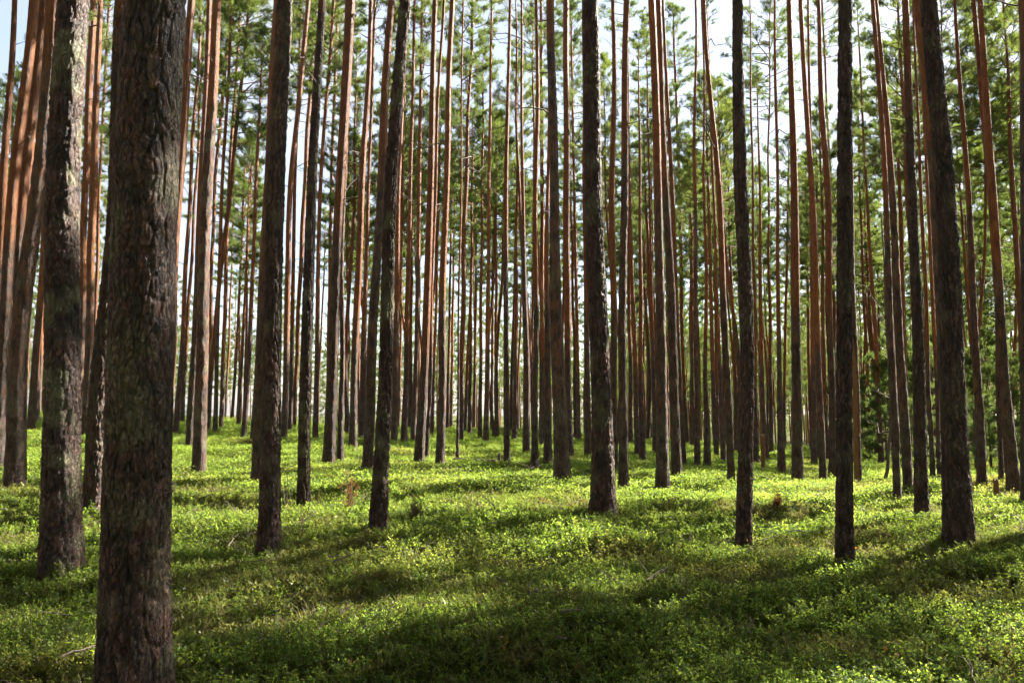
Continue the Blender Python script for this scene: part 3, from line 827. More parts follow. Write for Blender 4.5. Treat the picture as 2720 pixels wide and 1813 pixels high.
def simple_pine(x, y, lod, seed, thin=None, hmin=18.5):
    rg = np.random.default_rng(seed)
    z = float(ground(x, y))
    H = rg.uniform(hmin, 23.8)
    r0 = rg.uniform(0.10, 0.17)
    lx, ly = rg.normal(0, 0.016), rg.normal(0, 0.016)
    b1, b2 = rg.normal(0, 0.15), rg.normal(0, 0.12)
    pts = [(x, y, z, r0), (x + lx * 5 + b1, y + ly * 5, z + 5, r0 * 0.84), (x + lx * 11 - b1, y + ly * 11 + b2, z + 11, r0 * 0.66)]
    return add_tree((x, y, z), pts, H, lod, seed, rg.uniform(3, 8), 0.3, 0.012, ndead=3, thin=thin)

nfill = 0
cand = 0
for k in range(400):
    if nfill >= 20: break
    y = random.uniform(33, 47); x = y * random.uniform(0.47, 0.68)
    if not far_enough(x, y, 2.6): continue
    T = simple_pine(x, y, 3, 4500 + k, None, 22)
    T.key = ''; T.d = y; T.meas = False; T.px = project(T.base)[0]
    nfill += 1
while nfill < 112 and cand < 9000:
    cand += 1
    y = 31 + 44 * random.random() ** 0.6
    t = random.uniform(-0.68, 0.68)
    dens = 0.14 if -0.5 < t < -0.22 else 0.35 if t <= -0.5 else 0.6 if t < 0.15 else 0.9
    if random.random() > dens: continue
    x = t * y
    if not far_enough(x, y, 2.5): continue
    if y < 41 and light_wanted(x, y, 19) > 0.5 and random.random() < 0.6: continue
    T = simple_pine(x, y, 4 if y > 45 else 3, 5000 + cand, True if y < 41 else None)
    T.key = ''; T.d = y; T.meas = False
    T.px = project(T.base)[0]
    nfill += 1

# out of the frame: right (these shade the floor), left, behind
noff = 0; cand = 0
for k, (x, y) in enumerate([(17.4, 15.6), (19.8, 16.8), (22.4, 15.8), (17.6, 20.2), (20.6, 19.6), (23.4, 20.6), (17.2, 13.2), (20.0, 13.8), (25, 17.6)]):  # unseen pines added by hand to cast shade on the foreground
    T = simple_pine(x, y, 3, 8000 + k, True)
    T.key = 'off'; T.d = y; T.px = -9999; T.meas = False
for k, (x, y) in enumerate([(14.2, 14.2), (12.3, 12.9), (10.6, 11.7), (15.2, 16.8), (13.9, 18.9)]):  # denser unseen pines, added to keep the near trunk and foreground shaded
    T = simple_pine(x, y, 3, 8100 + k, None, 21)
    T.key = 'off'; T.d = y; T.px = -9999; T.meas = False
while noff < 38 and cand < 6000:
    cand += 1
    x = random.uniform(-30, 46); y = random.uniform(-12, 46)
    tt = x / max(y, 0.01)
    if y > 1.0 and abs(tt) < 0.72: continue
    if x < 0 and random.random() > 0.35: continue
    if y < 2 and random.random() > 0.3: continue
    if math.hypot(x, y) < 4.5: continue
    if not far_enough(x, y, 3.4): continue
    T = simple_pine(x, y, 3, 9000 + cand, True if x > 0 and y > 2 else None)
    T.key = 'off'; T.d = y; T.px = -9999; T.meas = False
    noff += 1

# ------------------------------------------------------------------ scatters (instanced by geometry nodes)
def scatter(name, pts, rot, scl, idx, protos, attrs=None, mat_slots=None):
    me = bpy.data.meshes.new(name)
    n = len(pts)
    me.vertices.add(n); me.vertices.foreach_set('co', np.asarray(pts, np.float32).ravel())
    a = me.attributes.new('rot', 'FLOAT_VECTOR', 'POINT'); a.data.foreach_set('vector', np.asarray(rot, np.float32).ravel())
    a = me.attributes.new('scl', 'FLOAT', 'POINT'); a.data.foreach_set('value', np.asarray(scl, np.float32).ravel())
    a = me.attributes.new('idx', 'INT', 'POINT'); a.data.foreach_set('value', np.asarray(idx, np.int32).ravel())
    for k, v in (attrs or {}).items():
        a = me.attributes.new(k, 'FLOAT', 'POINT'); a.data.foreach_set('value', np.asarray(v, np.float32).ravel())
    me.update()
    o = obj(name, me)
    pc = bpy.data.collections.new(name + '_kinds')
    for i, pm in enumerate(protos):
        po = bpy.data.objects.new('%s_kind_%02d' % (name, i), pm)
        pc.objects.link(po)
    ng = bpy.data.node_groups.new(name + '_scatter', 'GeometryNodeTree')
    ng.interface.new_socket('Geometry', in_out='INPUT', socket_type='NodeSocketGeometry')
    ng.interface.new_socket('Geometry', in_out='OUTPUT', socket_type='NodeSocketGeometry')
    gi = ng.nodes.new('NodeGroupInput'); go = ng.nodes.new('NodeGroupOutput')
    ci = ng.nodes.new('GeometryNodeCollectionInfo')
    ci.inputs['Collection'].default_value = pc
    ci.inputs['Separate Children'].default_value = True
    ci.inputs['Reset Children'].default_value = True
    ip = ng.nodes.new('GeometryNodeInstanceOnPoints')
    ip.inputs['Pick Instance'].default_value = True
    def na(nm, dt):
        q = ng.nodes.new('GeometryNodeInputNamedAttribute'); q.data_type = dt
        q.inputs['Name'].default_value = nm
        return q.outputs['Attribute']
    L = ng.links
    e2r = ng.nodes.new('FunctionNodeEulerToRotation')
    L.new(na('rot', 'FLOAT_VECTOR'), e2r.inputs[0])
    L.new(gi.outputs[0], ip.inputs['Points'])
    L.new(ci.outputs[0], ip.inputs['Instance'])
    L.new(na('idx', 'INT'), ip.inputs['Instance Index'])
    L.new(e2r.outputs[0], ip.inputs['Rotation'])
    L.new(na('scl', 'FLOAT'), ip.inputs['Scale'])
    L.new(ip.outputs[0], go.inputs[0])
    md = o.modifiers.new('scatter', 'NODES'); md.node_group = ng
    return o

def two_mat_mesh(name, v1, f1, m1, v2, f2, m2):
    """triangles of two materials in one mesh"""
    f2 = np.asarray(f2)
    if f2.shape[1] == 4: f2 = np.concatenate([f2[:, [0, 1, 2]], f2[:, [0, 2, 3]]])
    v = np.concatenate([v1, v2]); f = np.concatenate([f1, f2 + len(v1)])
    me = new_mesh(name, v, f, m1, False)
    me.materials.append(m2)
    mi = np.zeros(len(f), np.int32); mi[len(f1):] = 1
    me.polygons.foreach_set('material_index', mi)
    return me

def sprig(seed, h, nst, nleaf, lw):
    """a bilberry clump: a few branching stems with small oval leaves"""
    rg = np.random.default_rng(seed)
    stems, lv, lf = [], [], []
    nl = 0
    for s in range(nst):
        az = rg.uniform(0, 6.28); lean = rg.uniform(0.05, 0.55)
        hh = h * rg.uniform(0.65, 1.1)
        b = np.array([rg.normal(0, 0.035), rg.normal(0, 0.035), -0.03])
        tip = b + np.array([math.cos(az) * lean * hh, math.sin(az) * lean * hh, hh])
        mid = (b + tip) / 2 + rg.normal(0, 0.012, 3)
        stems.append(tube([b, mid, tip], [0.0028, 0.002, 0.001], 3))
        paths = [(b, mid, tip)]
        for k in range(3):
            u = rg.uniform(0.35, 0.8)
            p0 = b + (tip - b) * u
            d = np.array([rg.normal(0, 0.6), rg.normal(0, 0.6), rg.uniform(0.5, 1.0)]); d /= np.linalg.norm(d)
            p1 = p0 + d * hh * rg.uniform(0.2, 0.42)
            stems.append(tube([p0, p1], [0.0016, 0.0008], 3))
            paths.append((p0, (p0 + p1) / 2, p1))
        for q in range(nleaf):
            pa = paths[rg.integers(len(paths))]
            u = rg.uniform(0.25, 1.05)
            c = pa[0] * (1 - u) + pa[2] * u
            d = np.array([rg.normal(), rg.normal(), rg.uniform(-0.1, 0.9)]); d /= np.linalg.norm(d)
            n_ = np.array([rg.normal(0, 0.55), rg.normal(0, 0.55), 1.0]); n_ -= d * np.dot(n_, d); n_ /= np.linalg.norm(n_)
            sd = np.cross(d, n_)
            L = lw * rg.uniform(0.8, 1.45); W = L * rg.uniform(0.5, 0.66)
            # six-cornered leaf folded a little along the midrib
            pts = [c, c + d * L * 0.3 + sd * W * 0.46 + n_ * L * 0.07, c + d * L * 0.7 + sd * W * 0.36 + n_ * L * 0.06,
                   c + d * L, c + d * L * 0.7 - sd * W * 0.36 + n_ * L * 0.06, c + d * L * 0.3 - sd * W * 0.46 + n_ * L * 0.07]
            lv += pts
            lf += [(nl, nl + 1, nl + 2), (nl, nl + 2, nl + 3), (nl, nl + 3, nl + 4), (nl, nl + 4, nl + 5)]
            nl += 6
    sv, sf = merge(stems)
    return two_mat_mesh('bilberry_sprig', np.array(lv), np.array(lf), M_LEAF, sv, sf, M_STEM)

SPRIGS = [sprig(400 + k, h, ns, nl, lw) for k, (h, ns, nl, lw) in enumerate(
    [(0.16, 4, 22, 0.0155), (0.20, 3, 30, 0.0165), (0.13, 4, 22, 0.014), (0.235, 3, 28, 0.017), (0.18, 4, 25, 0.0155)])]
# wider clumps for further back
def clump(seed):
    rg = np.random.default_rng(seed)
    parts_v, parts_f, sv_, sf_ = [], [], [], []
    o1 = 0
    n = 230
    h = 0.18
    c = np.stack([rg.uniform(-0.3, 0.3, n), rg.uniform(-0.3, 0.3, n), h * rg.beta(3, 1.6, n) * (0.7 + 0.4 * rg.random(n))], 1)
    d = rg.normal(size=(n, 3)); d[:, 2] = rg.uniform(-0.1, 0.9, n); d /= np.linalg.norm(d, axis=1)[:, None]
    nn = rg.normal(0, 0.5, (n, 3)); nn[:, 2] = 1; nn -= d * (nn * d).sum(1)[:, None]; nn /= np.linalg.norm(nn, axis=1)[:, None]
    sd = np.cross(d, nn)
    L = 0.028 * rg.uniform(0.8, 1.5, (n, 1)); W = L * 0.6
    v = np.stack([c, c + d * L * 0.45 + sd * W * 0.5, c + d * L, c + d * L * 0.45 - sd * W * 0.5], 1).reshape(-1, 3)
    i = np.arange(n)[:, None] * 4
    f = np.concatenate([i + np.array([[0, 1, 2]]), i + np.array([[0, 2, 3]])])
    stems = []
    for k in range(16):
        b = np.array([rg.uniform(-0.28, 0.28), rg.uniform(-0.28, 0.28), -0.03])
        stems.append(tube([b, b + np.array([rg.normal(0, 0.05), rg.normal(0, 0.05), h * rg.uniform(0.7, 1.05)])], [0.003, 0.0012], 3))
    sv, sf = merge(stems)
    return two_mat_mesh('bilberry_clump', v, f, M_LEAF, sv, sf, M_STEM)
CLUMPS = [clump(450 + k) for k in range(4)]

def grass_tuft(seed, n=34, h=0.2, m=None):
    rg = np.random.default_rng(seed)
    v, f = [], []
    for k in range(n):
        az = rg.uniform(0, 6.28); b = np.array([rg.normal(0, 0.04), rg.normal(0, 0.04), -0.02])
        L = h * rg.uniform(0.5, 1.15); ln = rg.uniform(0.2, 0.9)
        o = np.array([math.cos(az), math.sin(az), 0]); s = np.array([-o[1], o[0], 0]) * 0.0022
        m1 = b + o * L * ln * 0.3 + np.array([0, 0, L * 0.62]); t = b + o * L * ln + np.array([0, 0, L * 0.9])
        i = len(v)
        v += [b - s, b + s, m1 - s * 0.8, m1 + s * 0.8, t]
        f += [(i, i + 1, i + 3), (i, i + 3, i + 2), (i + 2, i + 3, i + 4)]
    return new_mesh('grass_tuft', np.array(v), np.array(f), m or M_GRASS, False)
GRASS = [grass_tuft(470 + k) for k in range(3)]

def moss_pad(seed):
    rg = np.random.default_rng(seed)
    n = 90
    c = np.stack([rg.normal(0, 0.07, n), rg.normal(0, 0.07, n), rg.uniform(-0.01, 0.045, n)], 1)
    D = np.stack([rg.normal(0, 0.5, n), rg.normal(0, 0.5, n), np.ones(n)], 1); D /= np.linalg.norm(D, axis=1)[:, None]
    v, f = needle_mesh_data(c, D, 3, 0.035, 0.012, 1.2, rg)
    return new_mesh('moss_pad', v, f, M_MOSS, False)
MOSS = [moss_pad(480 + k) for k in range(3)]

def sample_floor(bands, pad=2.2):
    P = []; SCL = []
    for d0, d1, dens, s in bands:
        hw = lambda d: 0.70 * d + pad
        A = (hw(d0) + hw(d1)) * (d1 - d0)
        n = int(A * dens)
        y = rng.uniform(d0, d1, n * 2)
        keep = rng.random(n * 2) < hw(y) / hw(d1)
        y = y[keep][:n]
        x = rng.uniform(-1, 1, len(y)) * hw(y)
        P.append(np.stack([x, y], 1)); SCL.append(np.full(len(y), s))
    return np.concatenate(P), np.concatenate(SCL)

def cover():
    P, S = sample_floor([(2.6, 7, 350, 0.95), (7, 11, 270, 1.0), (11, 17, 165, 1.1)])
    x, y = P[:, 0], P[:, 1]
    patch = fbm(x / 1.3, y / 1.3, 0 * x, 61, 3)          # where the shrubs thin out
    tall = 0.92 + 0.42 * noise3(x / 1.0, y / 0.8, 0 * x, 62)
    dry = np.clip(smooth(fbm(x / 2.2 + 7, y / 1.7, 0 * x, 63, 3), 0.35, 1.1) * 0.5 + rng.normal(0, 0.05, len(x)), 0, 1)
    keep = rng.random(len(x)) < np.clip(1.0 + 1.0 * patch, 0.14, 1)
    x, y, S, tall, dry = x[keep], y[keep], S[keep], tall[keep], dry[keep]
    n = len(x)
    z = ground(x, y)
    rot = np.stack([rng.normal(0, 0.16, n), rng.normal(0, 0.16, n), rng.uniform(0, 6.28, n)], 1)
    scl = S * tall * rng.uniform(0.75, 1.2, n)
    o = scatter('bilberry_shrubs', np.stack([x, y, z], 1), rot, scl, rng.integers(0, len(SPRIGS), n), SPRIGS, {'dry': dry})
    tag(o, 'knee-low green bilberry shrubs carpeting the forest floor in front', 'ground cover', kind='stuff')
    # further back
    P, S = sample_floor([(16, 26, 26, 1.05), (26, 42, 13, 1.3), (42, 66, 5, 1.8)], 3)
    x, y = P[:, 0], P[:, 1]
    patch = fbm(x / 2.0, y / 2.0, 0 * x, 71, 3)
    dry = np.clip(smooth(fbm(x / 4 + 7, y / 3, 0 * x, 73, 3), 0.3, 1.1) * 0.55 + rng.normal(0, 0.06, len(x)), 0, 1)
    keep = rng.random(len(x)) < np.clip(1.0 + 0.8 * patch, 0.25, 1)
    x, y, S, dry = x[keep], y[keep], S[keep], dry[keep]
    n = len(x); z = ground(x, y)
    rot = np.stack([rng.normal(0, 0.1, n), rng.normal(0, 0.1, n), rng.uniform(0, 6.28, n)], 1)
    o = scatter('bilberry_carpet', np.stack([x, y, z], 1), rot, S * rng.uniform(0.8, 1.2, n), rng.integers(0, len(CLUMPS), n), CLUMPS, {'dry': dry})
    tag(o, 'distant low green carpet of bilberry between the far trunks', 'ground cover', kind='stuff')
    # dry grass
    P, S = sample_floor([(3, 12, 5, 1.0), (12, 30, 3, 1.3)], 1)
    x, y = P[:, 0], P[:, 1]
    keep = fbm(x / 2.2 + 7, y / 1.7, 0 * x, 63, 3) > rng.uniform(-0.5, 0.6, len(x))
    x, y, S = x[keep], y[keep], S[keep]; n = len(x)
    o = scatter('dry_grass', np.stack([x, y, ground(x, y)], 1), np.stack([rng.normal(0, 0.2, n), rng.normal(0, 0.2, n), rng.uniform(0, 6.28, n)], 1),
                S * rng.uniform(0.7, 1.3, n), rng.integers(0, 3, n), GRASS)
    tag(o, 'thin straw-coloured grass blades among the bilberry', 'grass', kind='stuff')
    P, S = sample_floor([(2.6, 12, 34, 1.0), (12, 28, 16, 1.5)], 1)
    x, y = P[:, 0], P[:, 1]; n = len(x)
    o = scatter('forest_moss', np.stack([x, y, ground(x, y)], 1), np.stack([rng.normal(0, 0.2, n), rng.normal(0, 0.2, n), rng.uniform(0, 6.28, n)], 1),
                S * rng.uniform(0.8, 1.6, n), rng.integers(0, 3, n), MOSS)
    tag(o, 'yellow-green feather moss under the shrubs', 'moss', kind='stuff')
cover()
def litter():
    P, S = sample_floor([(3, 12, 2.0, 0.9), (12, 26, 1.0, 1.1)], 1)
    x, y = P[:, 0], P[:, 1]; n = len(x)
    rot = np.stack([rng.normal(0, 0.25, n), rng.normal(0, 0.25, n), rng.uniform(0, 6.28, n)], 1)
    o = scatter('twig_litter', np.stack([x, y, ground(x, y) + rng.uniform(0.03, 0.16, n)], 1), rot, S * rng.uniform(0.35, 0.8, n), rng.integers(0, 3, n), [DEAD[0], DEAD[1], DEAD[5]])
    tag(o, 'thin dead twigs strewn through the shrubs', 'twigs', kind='stuff')
litter()

# the wood beyond, one mass
def far_tree(seed, Lc, R, nb, H, r0):
    (nv, nf), (wv, wf) = make_crown(seed, Lc, R, nb, 0.55, 11, 0.028, 0.16, sides=3)
    zs = np.linspace(-1, H, 9)
    tv, tf = tube(np.stack([0.12 * np.sin(zs * 0.4 + seed), 0.1 * np.cos(zs * 0.3), zs], 1), r0 * (1 - 0.85 * np.clip(zs / H, 0, 1)), 6)
    off = np.array([0, 0, H - Lc])
    v2, f2 = merge([(wv + off, wf), (tv, tf)])
    me = two_mat_mesh('far_pine', nv + off, nf, M_NEEDLE, v2, f2, M_FAR)
    return me
M_FAR = wood_material('far_bark', (0.13, 0.07, 0.04), (0.26, 0.13, 0.065), 4)
FAR = [far_tree(700 + k, L, R, nb, H, r) for k, (L, R, nb, H, r) in enumerate([(10, 2.1, 44, 21, 0.14), (9, 1.8, 40, 19, 0.12), (11.5, 2.3, 48, 22, 0.15), (13, 2.4, 52, 18, 0.13)])]
def far_wood():
    # the same wood carries on behind the camera and to the sides
    Q = []
    near = np.array([t.base[:2] for t in TREES if t.key == 'off'])
    for gx in np.arange(-50, 56, 3.7):
        for gy in np.arange(-46, 62, 3.7):
            x, y = gx + random.uniform(-1.2, 1.2), gy + random.uniform(-1.2, 1.2)
            if y > -2.5 and (-x < 0.72 * y + 4) and (x < 0.72 * y + 16): continue
            if math.hypot(x, y) < 5: continue
            if np.min(np.hypot(near[:, 0] - x, near[:, 1] - y)) > 2.4: Q.append((x, y))
    Q = np.array(Q); n = len(Q)
    o = scatter('surrounding_pine_wood', np.stack([Q[:, 0], Q[:, 1], ground(Q[:, 0], Q[:, 1])], 1),
                np.stack([rng.normal(0, 0.012, n), rng.normal(0, 0.012, n), rng.uniform(0, 6.28, n)], 1), rng.uniform(0.95, 1.15, n), rng.integers(0, 3, n), FAR)
    tag(o, 'the same pine wood carrying on outside the picture', 'wood', kind='stuff')
    P = []
    k = 0
    while len(P) < 520 and k < 40000:
        k += 1
        y = 66 + 110 * math.sqrt(random.random()); t = random.uniform(-0.72, 0.72)
        dens = 0.07 if -0.5 < t < -0.2 else 0.16 if t < 0.12 else 0.8
        if random.random() > dens: continue
        x = t * y
        if all((x - a) ** 2 + (y - b) ** 2 > 12 for a, b in P): P.append((x, y))
    for k in range(1500):
        y = random.uniform(38, 120); t = random.choice((1, -1)) * random.uniform(0.72, 1.25); x = t * y
        if t < 0 and y < 55 or abs(x) > 120: continue
        if all((x - a) ** 2 + (y - b) ** 2 > 14 for a, b in P[-260:]) and far_enough(x, y, 3): P.append((x, y))
    P = np.array(P); n = len(P)
    o = scatter('distant_pine_wood', np.stack([P[:, 0], P[:, 1], ground(P[:, 0], P[:, 1])], 1),
                np.stack([rng.normal(0, 0.012, n), rng.normal(0, 0.012, n), rng.uniform(0, 6.28, n)], 1), rng.uniform(0.85, 1.15, n), np.where((P[:, 0] / P[:, 1] > 0.0) & (rng.random(n) < 0.5), 3, rng.integers(0, 4, n)), FAR)
    tag(o, 'far-off pine wood seen as a mass behind the trunks', 'wood', kind='stuff')
    n = 900
    y = rng.uniform(430, 620, n); x = rng.uniform(-0.8, 0.8, n) * y
    o = scatter('distant_tree_line', np.stack([x, y, ground(x, y)], 1), np.stack([0 * x, 0 * x, rng.uniform(0, 6.28, n)], 1), rng.uniform(0.7, 1.05, n), np.full(n, 3), FAR)
    tag(o, 'low dark line of trees on the far side of the lower land', 'tree line', kind='stuff')
far_wood()

# ------------------------------------------------------------------ young pines, shrubs, wood on the floor
def at_px(px, py):
    h = ground_hit(px, py, 110)
    return h

YOUNG = []
for k, (Lc, R, nb) in enumerate([(4.2, 1.25, 34), (5.6, 1.5, 40), (3.0, 1.0, 28)]):
    (nv, nf), (wv, wf) = make_crown(800 + k, Lc, R, nb, 0.9, 12, 0.02, 0.13, low=True, sides=3)
    zs = np.linspace(-0.6, Lc, 8)
    tv, tf = tube(np.stack([0 * zs, 0 * zs, zs], 1), 0.06 * (1 - 0.9 * np.clip(zs / Lc, 0, 1)), 6)
    YOUNG.append((new_mesh('young_crown', nv + np.array([0, 0, 0.5]), nf, M_YOUNG, False), new_mesh('young_limbs', wv + np.array([0, 0, 0.5]), wf, M_LIMB), new_mesh('young_trunk', tv, tf, M_DEAD), Lc))
YP = [(2255, 44, 1, 1.2), (2300, 52, 2, 1.4), (2350, 40, 0, 1.1), (2390, 55, 1, 1.5), (2440, 47, 0, 1.3), (2500, 58, 1, 1.5), (2585, 38, 0, 1.15), (2625, 46, 1, 1.3),
      (2690, 47, 1, 1.1), (2560, 56, 1, 1.3), (2650, 60, 1, 1.5)]
YT = []
for k, (px, d, v, s) in enumerate(YP):
    x = (px - IW / 2) / FPX * d * CP
    nm, wm, tm, Lc = YOUNG[v]
    r = bpy.data.objects.new('young_pine', None); COL.objects.link(r)
    r.location = (x, d, float(ground(x, d))); r.rotation_euler = (0, 0, k * 1.3); r.scale = (s, s, s)
    obj('trunk', tm, r); c = obj('crown', nm, r); obj('limbs', wm, c)
    YT.append((r, px, d))

def post(name, px, py, topy, wpx, mat, label, cat, tilt=0.0, capm=None):
    h = at_px(px, py)
    mp = h[1] / FPX / CP
    H = (py - topy) * mp; r = wpx * mp / 2
    rg = np.random.default_rng(int(px))
    root = bpy.data.objects.new(name, None); COL.objects.link(root); root.location = (h[0], h[1], float(ground(h[0], h[1])))
    nu = 14; zs = np.concatenate([np.linspace(-0.2, H, 16)])
    th = np.linspace(0, 2 * np.pi, nu, endpoint=False)
    Tg, Zg = np.meshgrid(th, zs)
    R = r * (1 + 0.25 * np.exp(-np.maximum(Zg, 0) / 0.12) + 0.09 * noise3(np.cos(Tg) * 3, np.sin(Tg) * 3, Zg * 3, 5))
    Zj = Zg.copy(); Zj[-1] += rg.uniform(-0.03, 0.06, nu)
    v = np.stack([R * np.cos(Tg) + tilt * Zg, R * np.sin(Tg), Zj], -1).reshape(-1, 3)
    i = np.arange(len(zs) - 1)[:, None] * nu; j = np.arange(nu)[None]
    f = np.stack([i + j, i + (j + 1) % nu, i + nu + (j + 1) % nu, i + nu + j], -1).reshape(-1, 4)
    obj('stem', new_mesh('stump_stem', v, f, mat), root)
    c = np.array([[tilt * H, 0, H - 0.01]]); ring = v[-nu:]
    inner = c + (ring - c) * 0.55 + np.array([0, 0, 0.02])
    vv = np.concatenate([ring, inner]); j = np.arange(nu)
    ff = np.stack([j, (j + 1) % nu, nu + (j + 1) % nu, nu + j], -1)
    vv2 = np.concatenate([vv, c]); 
    ff = np.concatenate([ff, np.stack([nu + j, nu + (j + 1) % nu, np.full(nu, 2 * nu), np.full(nu, 2 * nu)], -1)[:, [0, 1, 2, 2]]])
    tri = np.concatenate([ff[:nu][:, [0, 1, 2]], ff[:nu][:, [0, 2, 3]], ff[nu:][:, [0, 1, 2]]])
    obj('cut_top', new_mesh('stump_top', vv2, tri, capm or M_PALE, False), root)
    tag(root, label, cat)
    return root
post('tree_stump', 1326, 1237, 1207, 8, M_DEAD, 'short upright stump at the right end of the dark fallen log', 'stump')
post('tree_stump', 2648, 1334, 1278, 13, M_SCAR, 'small reddish stump with pale cut top near the right edge', 'stump')
post('broken_stem', 2028, 1258, 1158, 11, M_SCAR, 'tall bare broken stem, orange-brown, among the right-hand trunks', 'stem', 0.01)

def rod(name, pts, r0, mat, label, cat, sides=7, twigs=0, seed=0, taper=0.6):
    """a stick or log lying along ground points given as world xyz"""
    rg = np.random.default_rng(seed)
    P = np.array(pts, float)
    n = 14
    t = np.linspace(0, 1, n); k = np.linspace(0, 1, len(P))
    path = np.stack([np.interp(t, k, P[:, c]) for c in range(3)], 1)
    L = np.linalg.norm(P[-1] - P[0])
    path[1:-1] += rg.normal(0, 0.012 * L, (n - 2, 3)) * np.array([1, 1, 0.5])
    root = bpy.data.objects.new(name, None); COL.objects.link(root)
    base = path[0].copy(); root.location = base
    path -= base
    rr = r0 * (1 - taper * t) * (1 + 0.08 * rg.normal(size=n))
    v, f = tube(path, rr, sides)
    nv = len(v)
    v = np.concatenate([v, path[:1], path[-1:]])
    tr = np.concatenate([f[:, [0, 1, 2]], f[:, [0, 2, 3]]])
    j = np.arange(sides)
    caps = np.concatenate([np.stack([(j + 1) % sides, j, np.full(sides, nv)], -1), np.stack([nv - sides + j, nv - sides + (j + 1) % sides, np.full(sides, nv + 1)], -1)])
    obj('stem', new_mesh(name, v, np.concatenate([tr, caps]), mat), root)
    for q in range(twigs):
        u = int(rg.integers(3, n - 2)); p0 = path[u]
        ax = path[u + 1] - path[u]; ax /= np.linalg.norm(ax)
        sd = np.cross(ax, [0, 0, 1]); sd /= np.linalg.norm(sd) + 1e-9
        d = ax * 0.7 + sd * rg.choice([-1, 1]) * rg.uniform(0.4, 0.9) + np.array([0, 0, rg.uniform(0, 0.4)])
        l = L * rg.uniform(0.15, 0.35)
        v, f = tube([p0, p0 + d * l * 0.5 + rg.normal(0, 0.01, 3), p0 + d * l], [rr[u] * 0.7, rr[u] * 0.5, rr[u] * 0.2], 4)
        obj('twig', new_mesh('twig', v, f, mat), root)
    tag(root, label, cat)
    return root
def stick_px(name, pxs, lift, r0, mat, label, cat, **kw):
    pts = []
    for px, py in pxs:
        h = at_px(px, py); pts.append((h[0], h[1], float(ground(h[0], h[1])) + lift))
    return rod(name, pts, r0, mat, label, cat, **kw)
stick_px('fallen_log', [(1205, 1236), (1262, 1238), (1318, 1241)], 0.16, 0.07, M_DEAD, 'dark fallen log lying level beside the short stump', 'log', sides=10, taper=0.25)
stick_px('fallen_stick', [(605, 1492), (628, 1460)], 0.16, 0.008, M_PALE, 'pale forked dead stick poking up left of the dark midfront pine', 'stick', twigs=2, seed=1)
stick_px('fallen_stick', [(616, 1482), (672, 1520)], 0.15, 0.007, M_PALE, 'thin pale stick sloping down right beside the forked stick', 'stick', twigs=1, seed=2)
stick_px('fallen_stick', [(110, 1550), (165, 1536)], 0.17, 0.008, M_PALE, 'pale stick lying below the base of the mossy left pine', 'stick', twigs=2, seed=3)
stick_px('fallen_stick', [(1722, 1605), (1745, 1570), (1775, 1560)], 0.17, 0.007, M_PALE, 'bent pale twig in the shrubs, centre right foreground', 'stick', twigs=2, seed=4)
stick_px('fallen_stick', [(1632, 1712), (1660, 1668)], 0.18, 0.006, M_PALE, 'short straight pale twig standing aslant in the lower centre shrubs', 'stick', twigs=0, seed=5)
stick_px('fallen_stick', [(2452, 1371), (2498, 1356)], 0.14, 0.016, M_PALE, 'stout whitish stick lying between two right-hand trunks', 'stick', twigs=0, seed=6)
stick_px('fallen_stick', [(2085, 1441), (2190, 1450)], 0.17, 0.008, M_PALE, 'long thin stick lying between the two dark slim pines on the right', 'stick', twigs=2, seed=7)
stick_px('fallen_stick', [(1265, 1392), (1320, 1395)], 0.17, 0.008, M_PALE, 'pale reddish twig at the edge of the central sunlit shrubs', 'stick', twigs=2, seed=8)
stick_px('fallen_stick', [(1490, 1680), (1545, 1675)], 0.14, 0.01, M_DEAD, 'dark stick over the hollow in the bottom centre shrubs', 'stick', twigs=1, seed=9)

# bare strip of wood down one trunk
def bare_strip(T, z0, z1, a0, a1):
    zs = np.linspace(z0, z1, 40); th = np.linspace(a0, a1, 9)
    Tg, Zg = np.meshgrid(th, zs)
    w = smooth(Zg, z1, z1 - 0.8)
    mid = (a0 + a1) / 2
    Tg = mid + (Tg - mid) * (0.25 + 0.75 * w) + 0.08 * noise3(Zg * 2, 0 * Zg, 0 * Zg, 3)
    r = T.rad(zs)[:, None] * 1.0 + 0.022 + 0.004 * noise3(Tg * 4, Zg * 3, 0 * Zg, 4)
    v = np.stack([T.cx(zs)[:, None] + r * np.cos(Tg), T.cy(zs)[:, None] + r * np.sin(Tg), Zg], -1).reshape(-1, 3)
    i = np.arange(39)[:, None] * 9 + np.arange(8)[None]
    f = np.stack([i, i + 1, i + 10, i + 9], -1).reshape(-1, 4)
    o = obj('bare_wood', new_mesh('bare_wood', v, f, M_SCAR), T.trunk)
    o['label'] = 'tan strip of bare wood'
bare_strip(LAND['T66'], -0.1, 4.2, math.radians(185), math.radians(262))

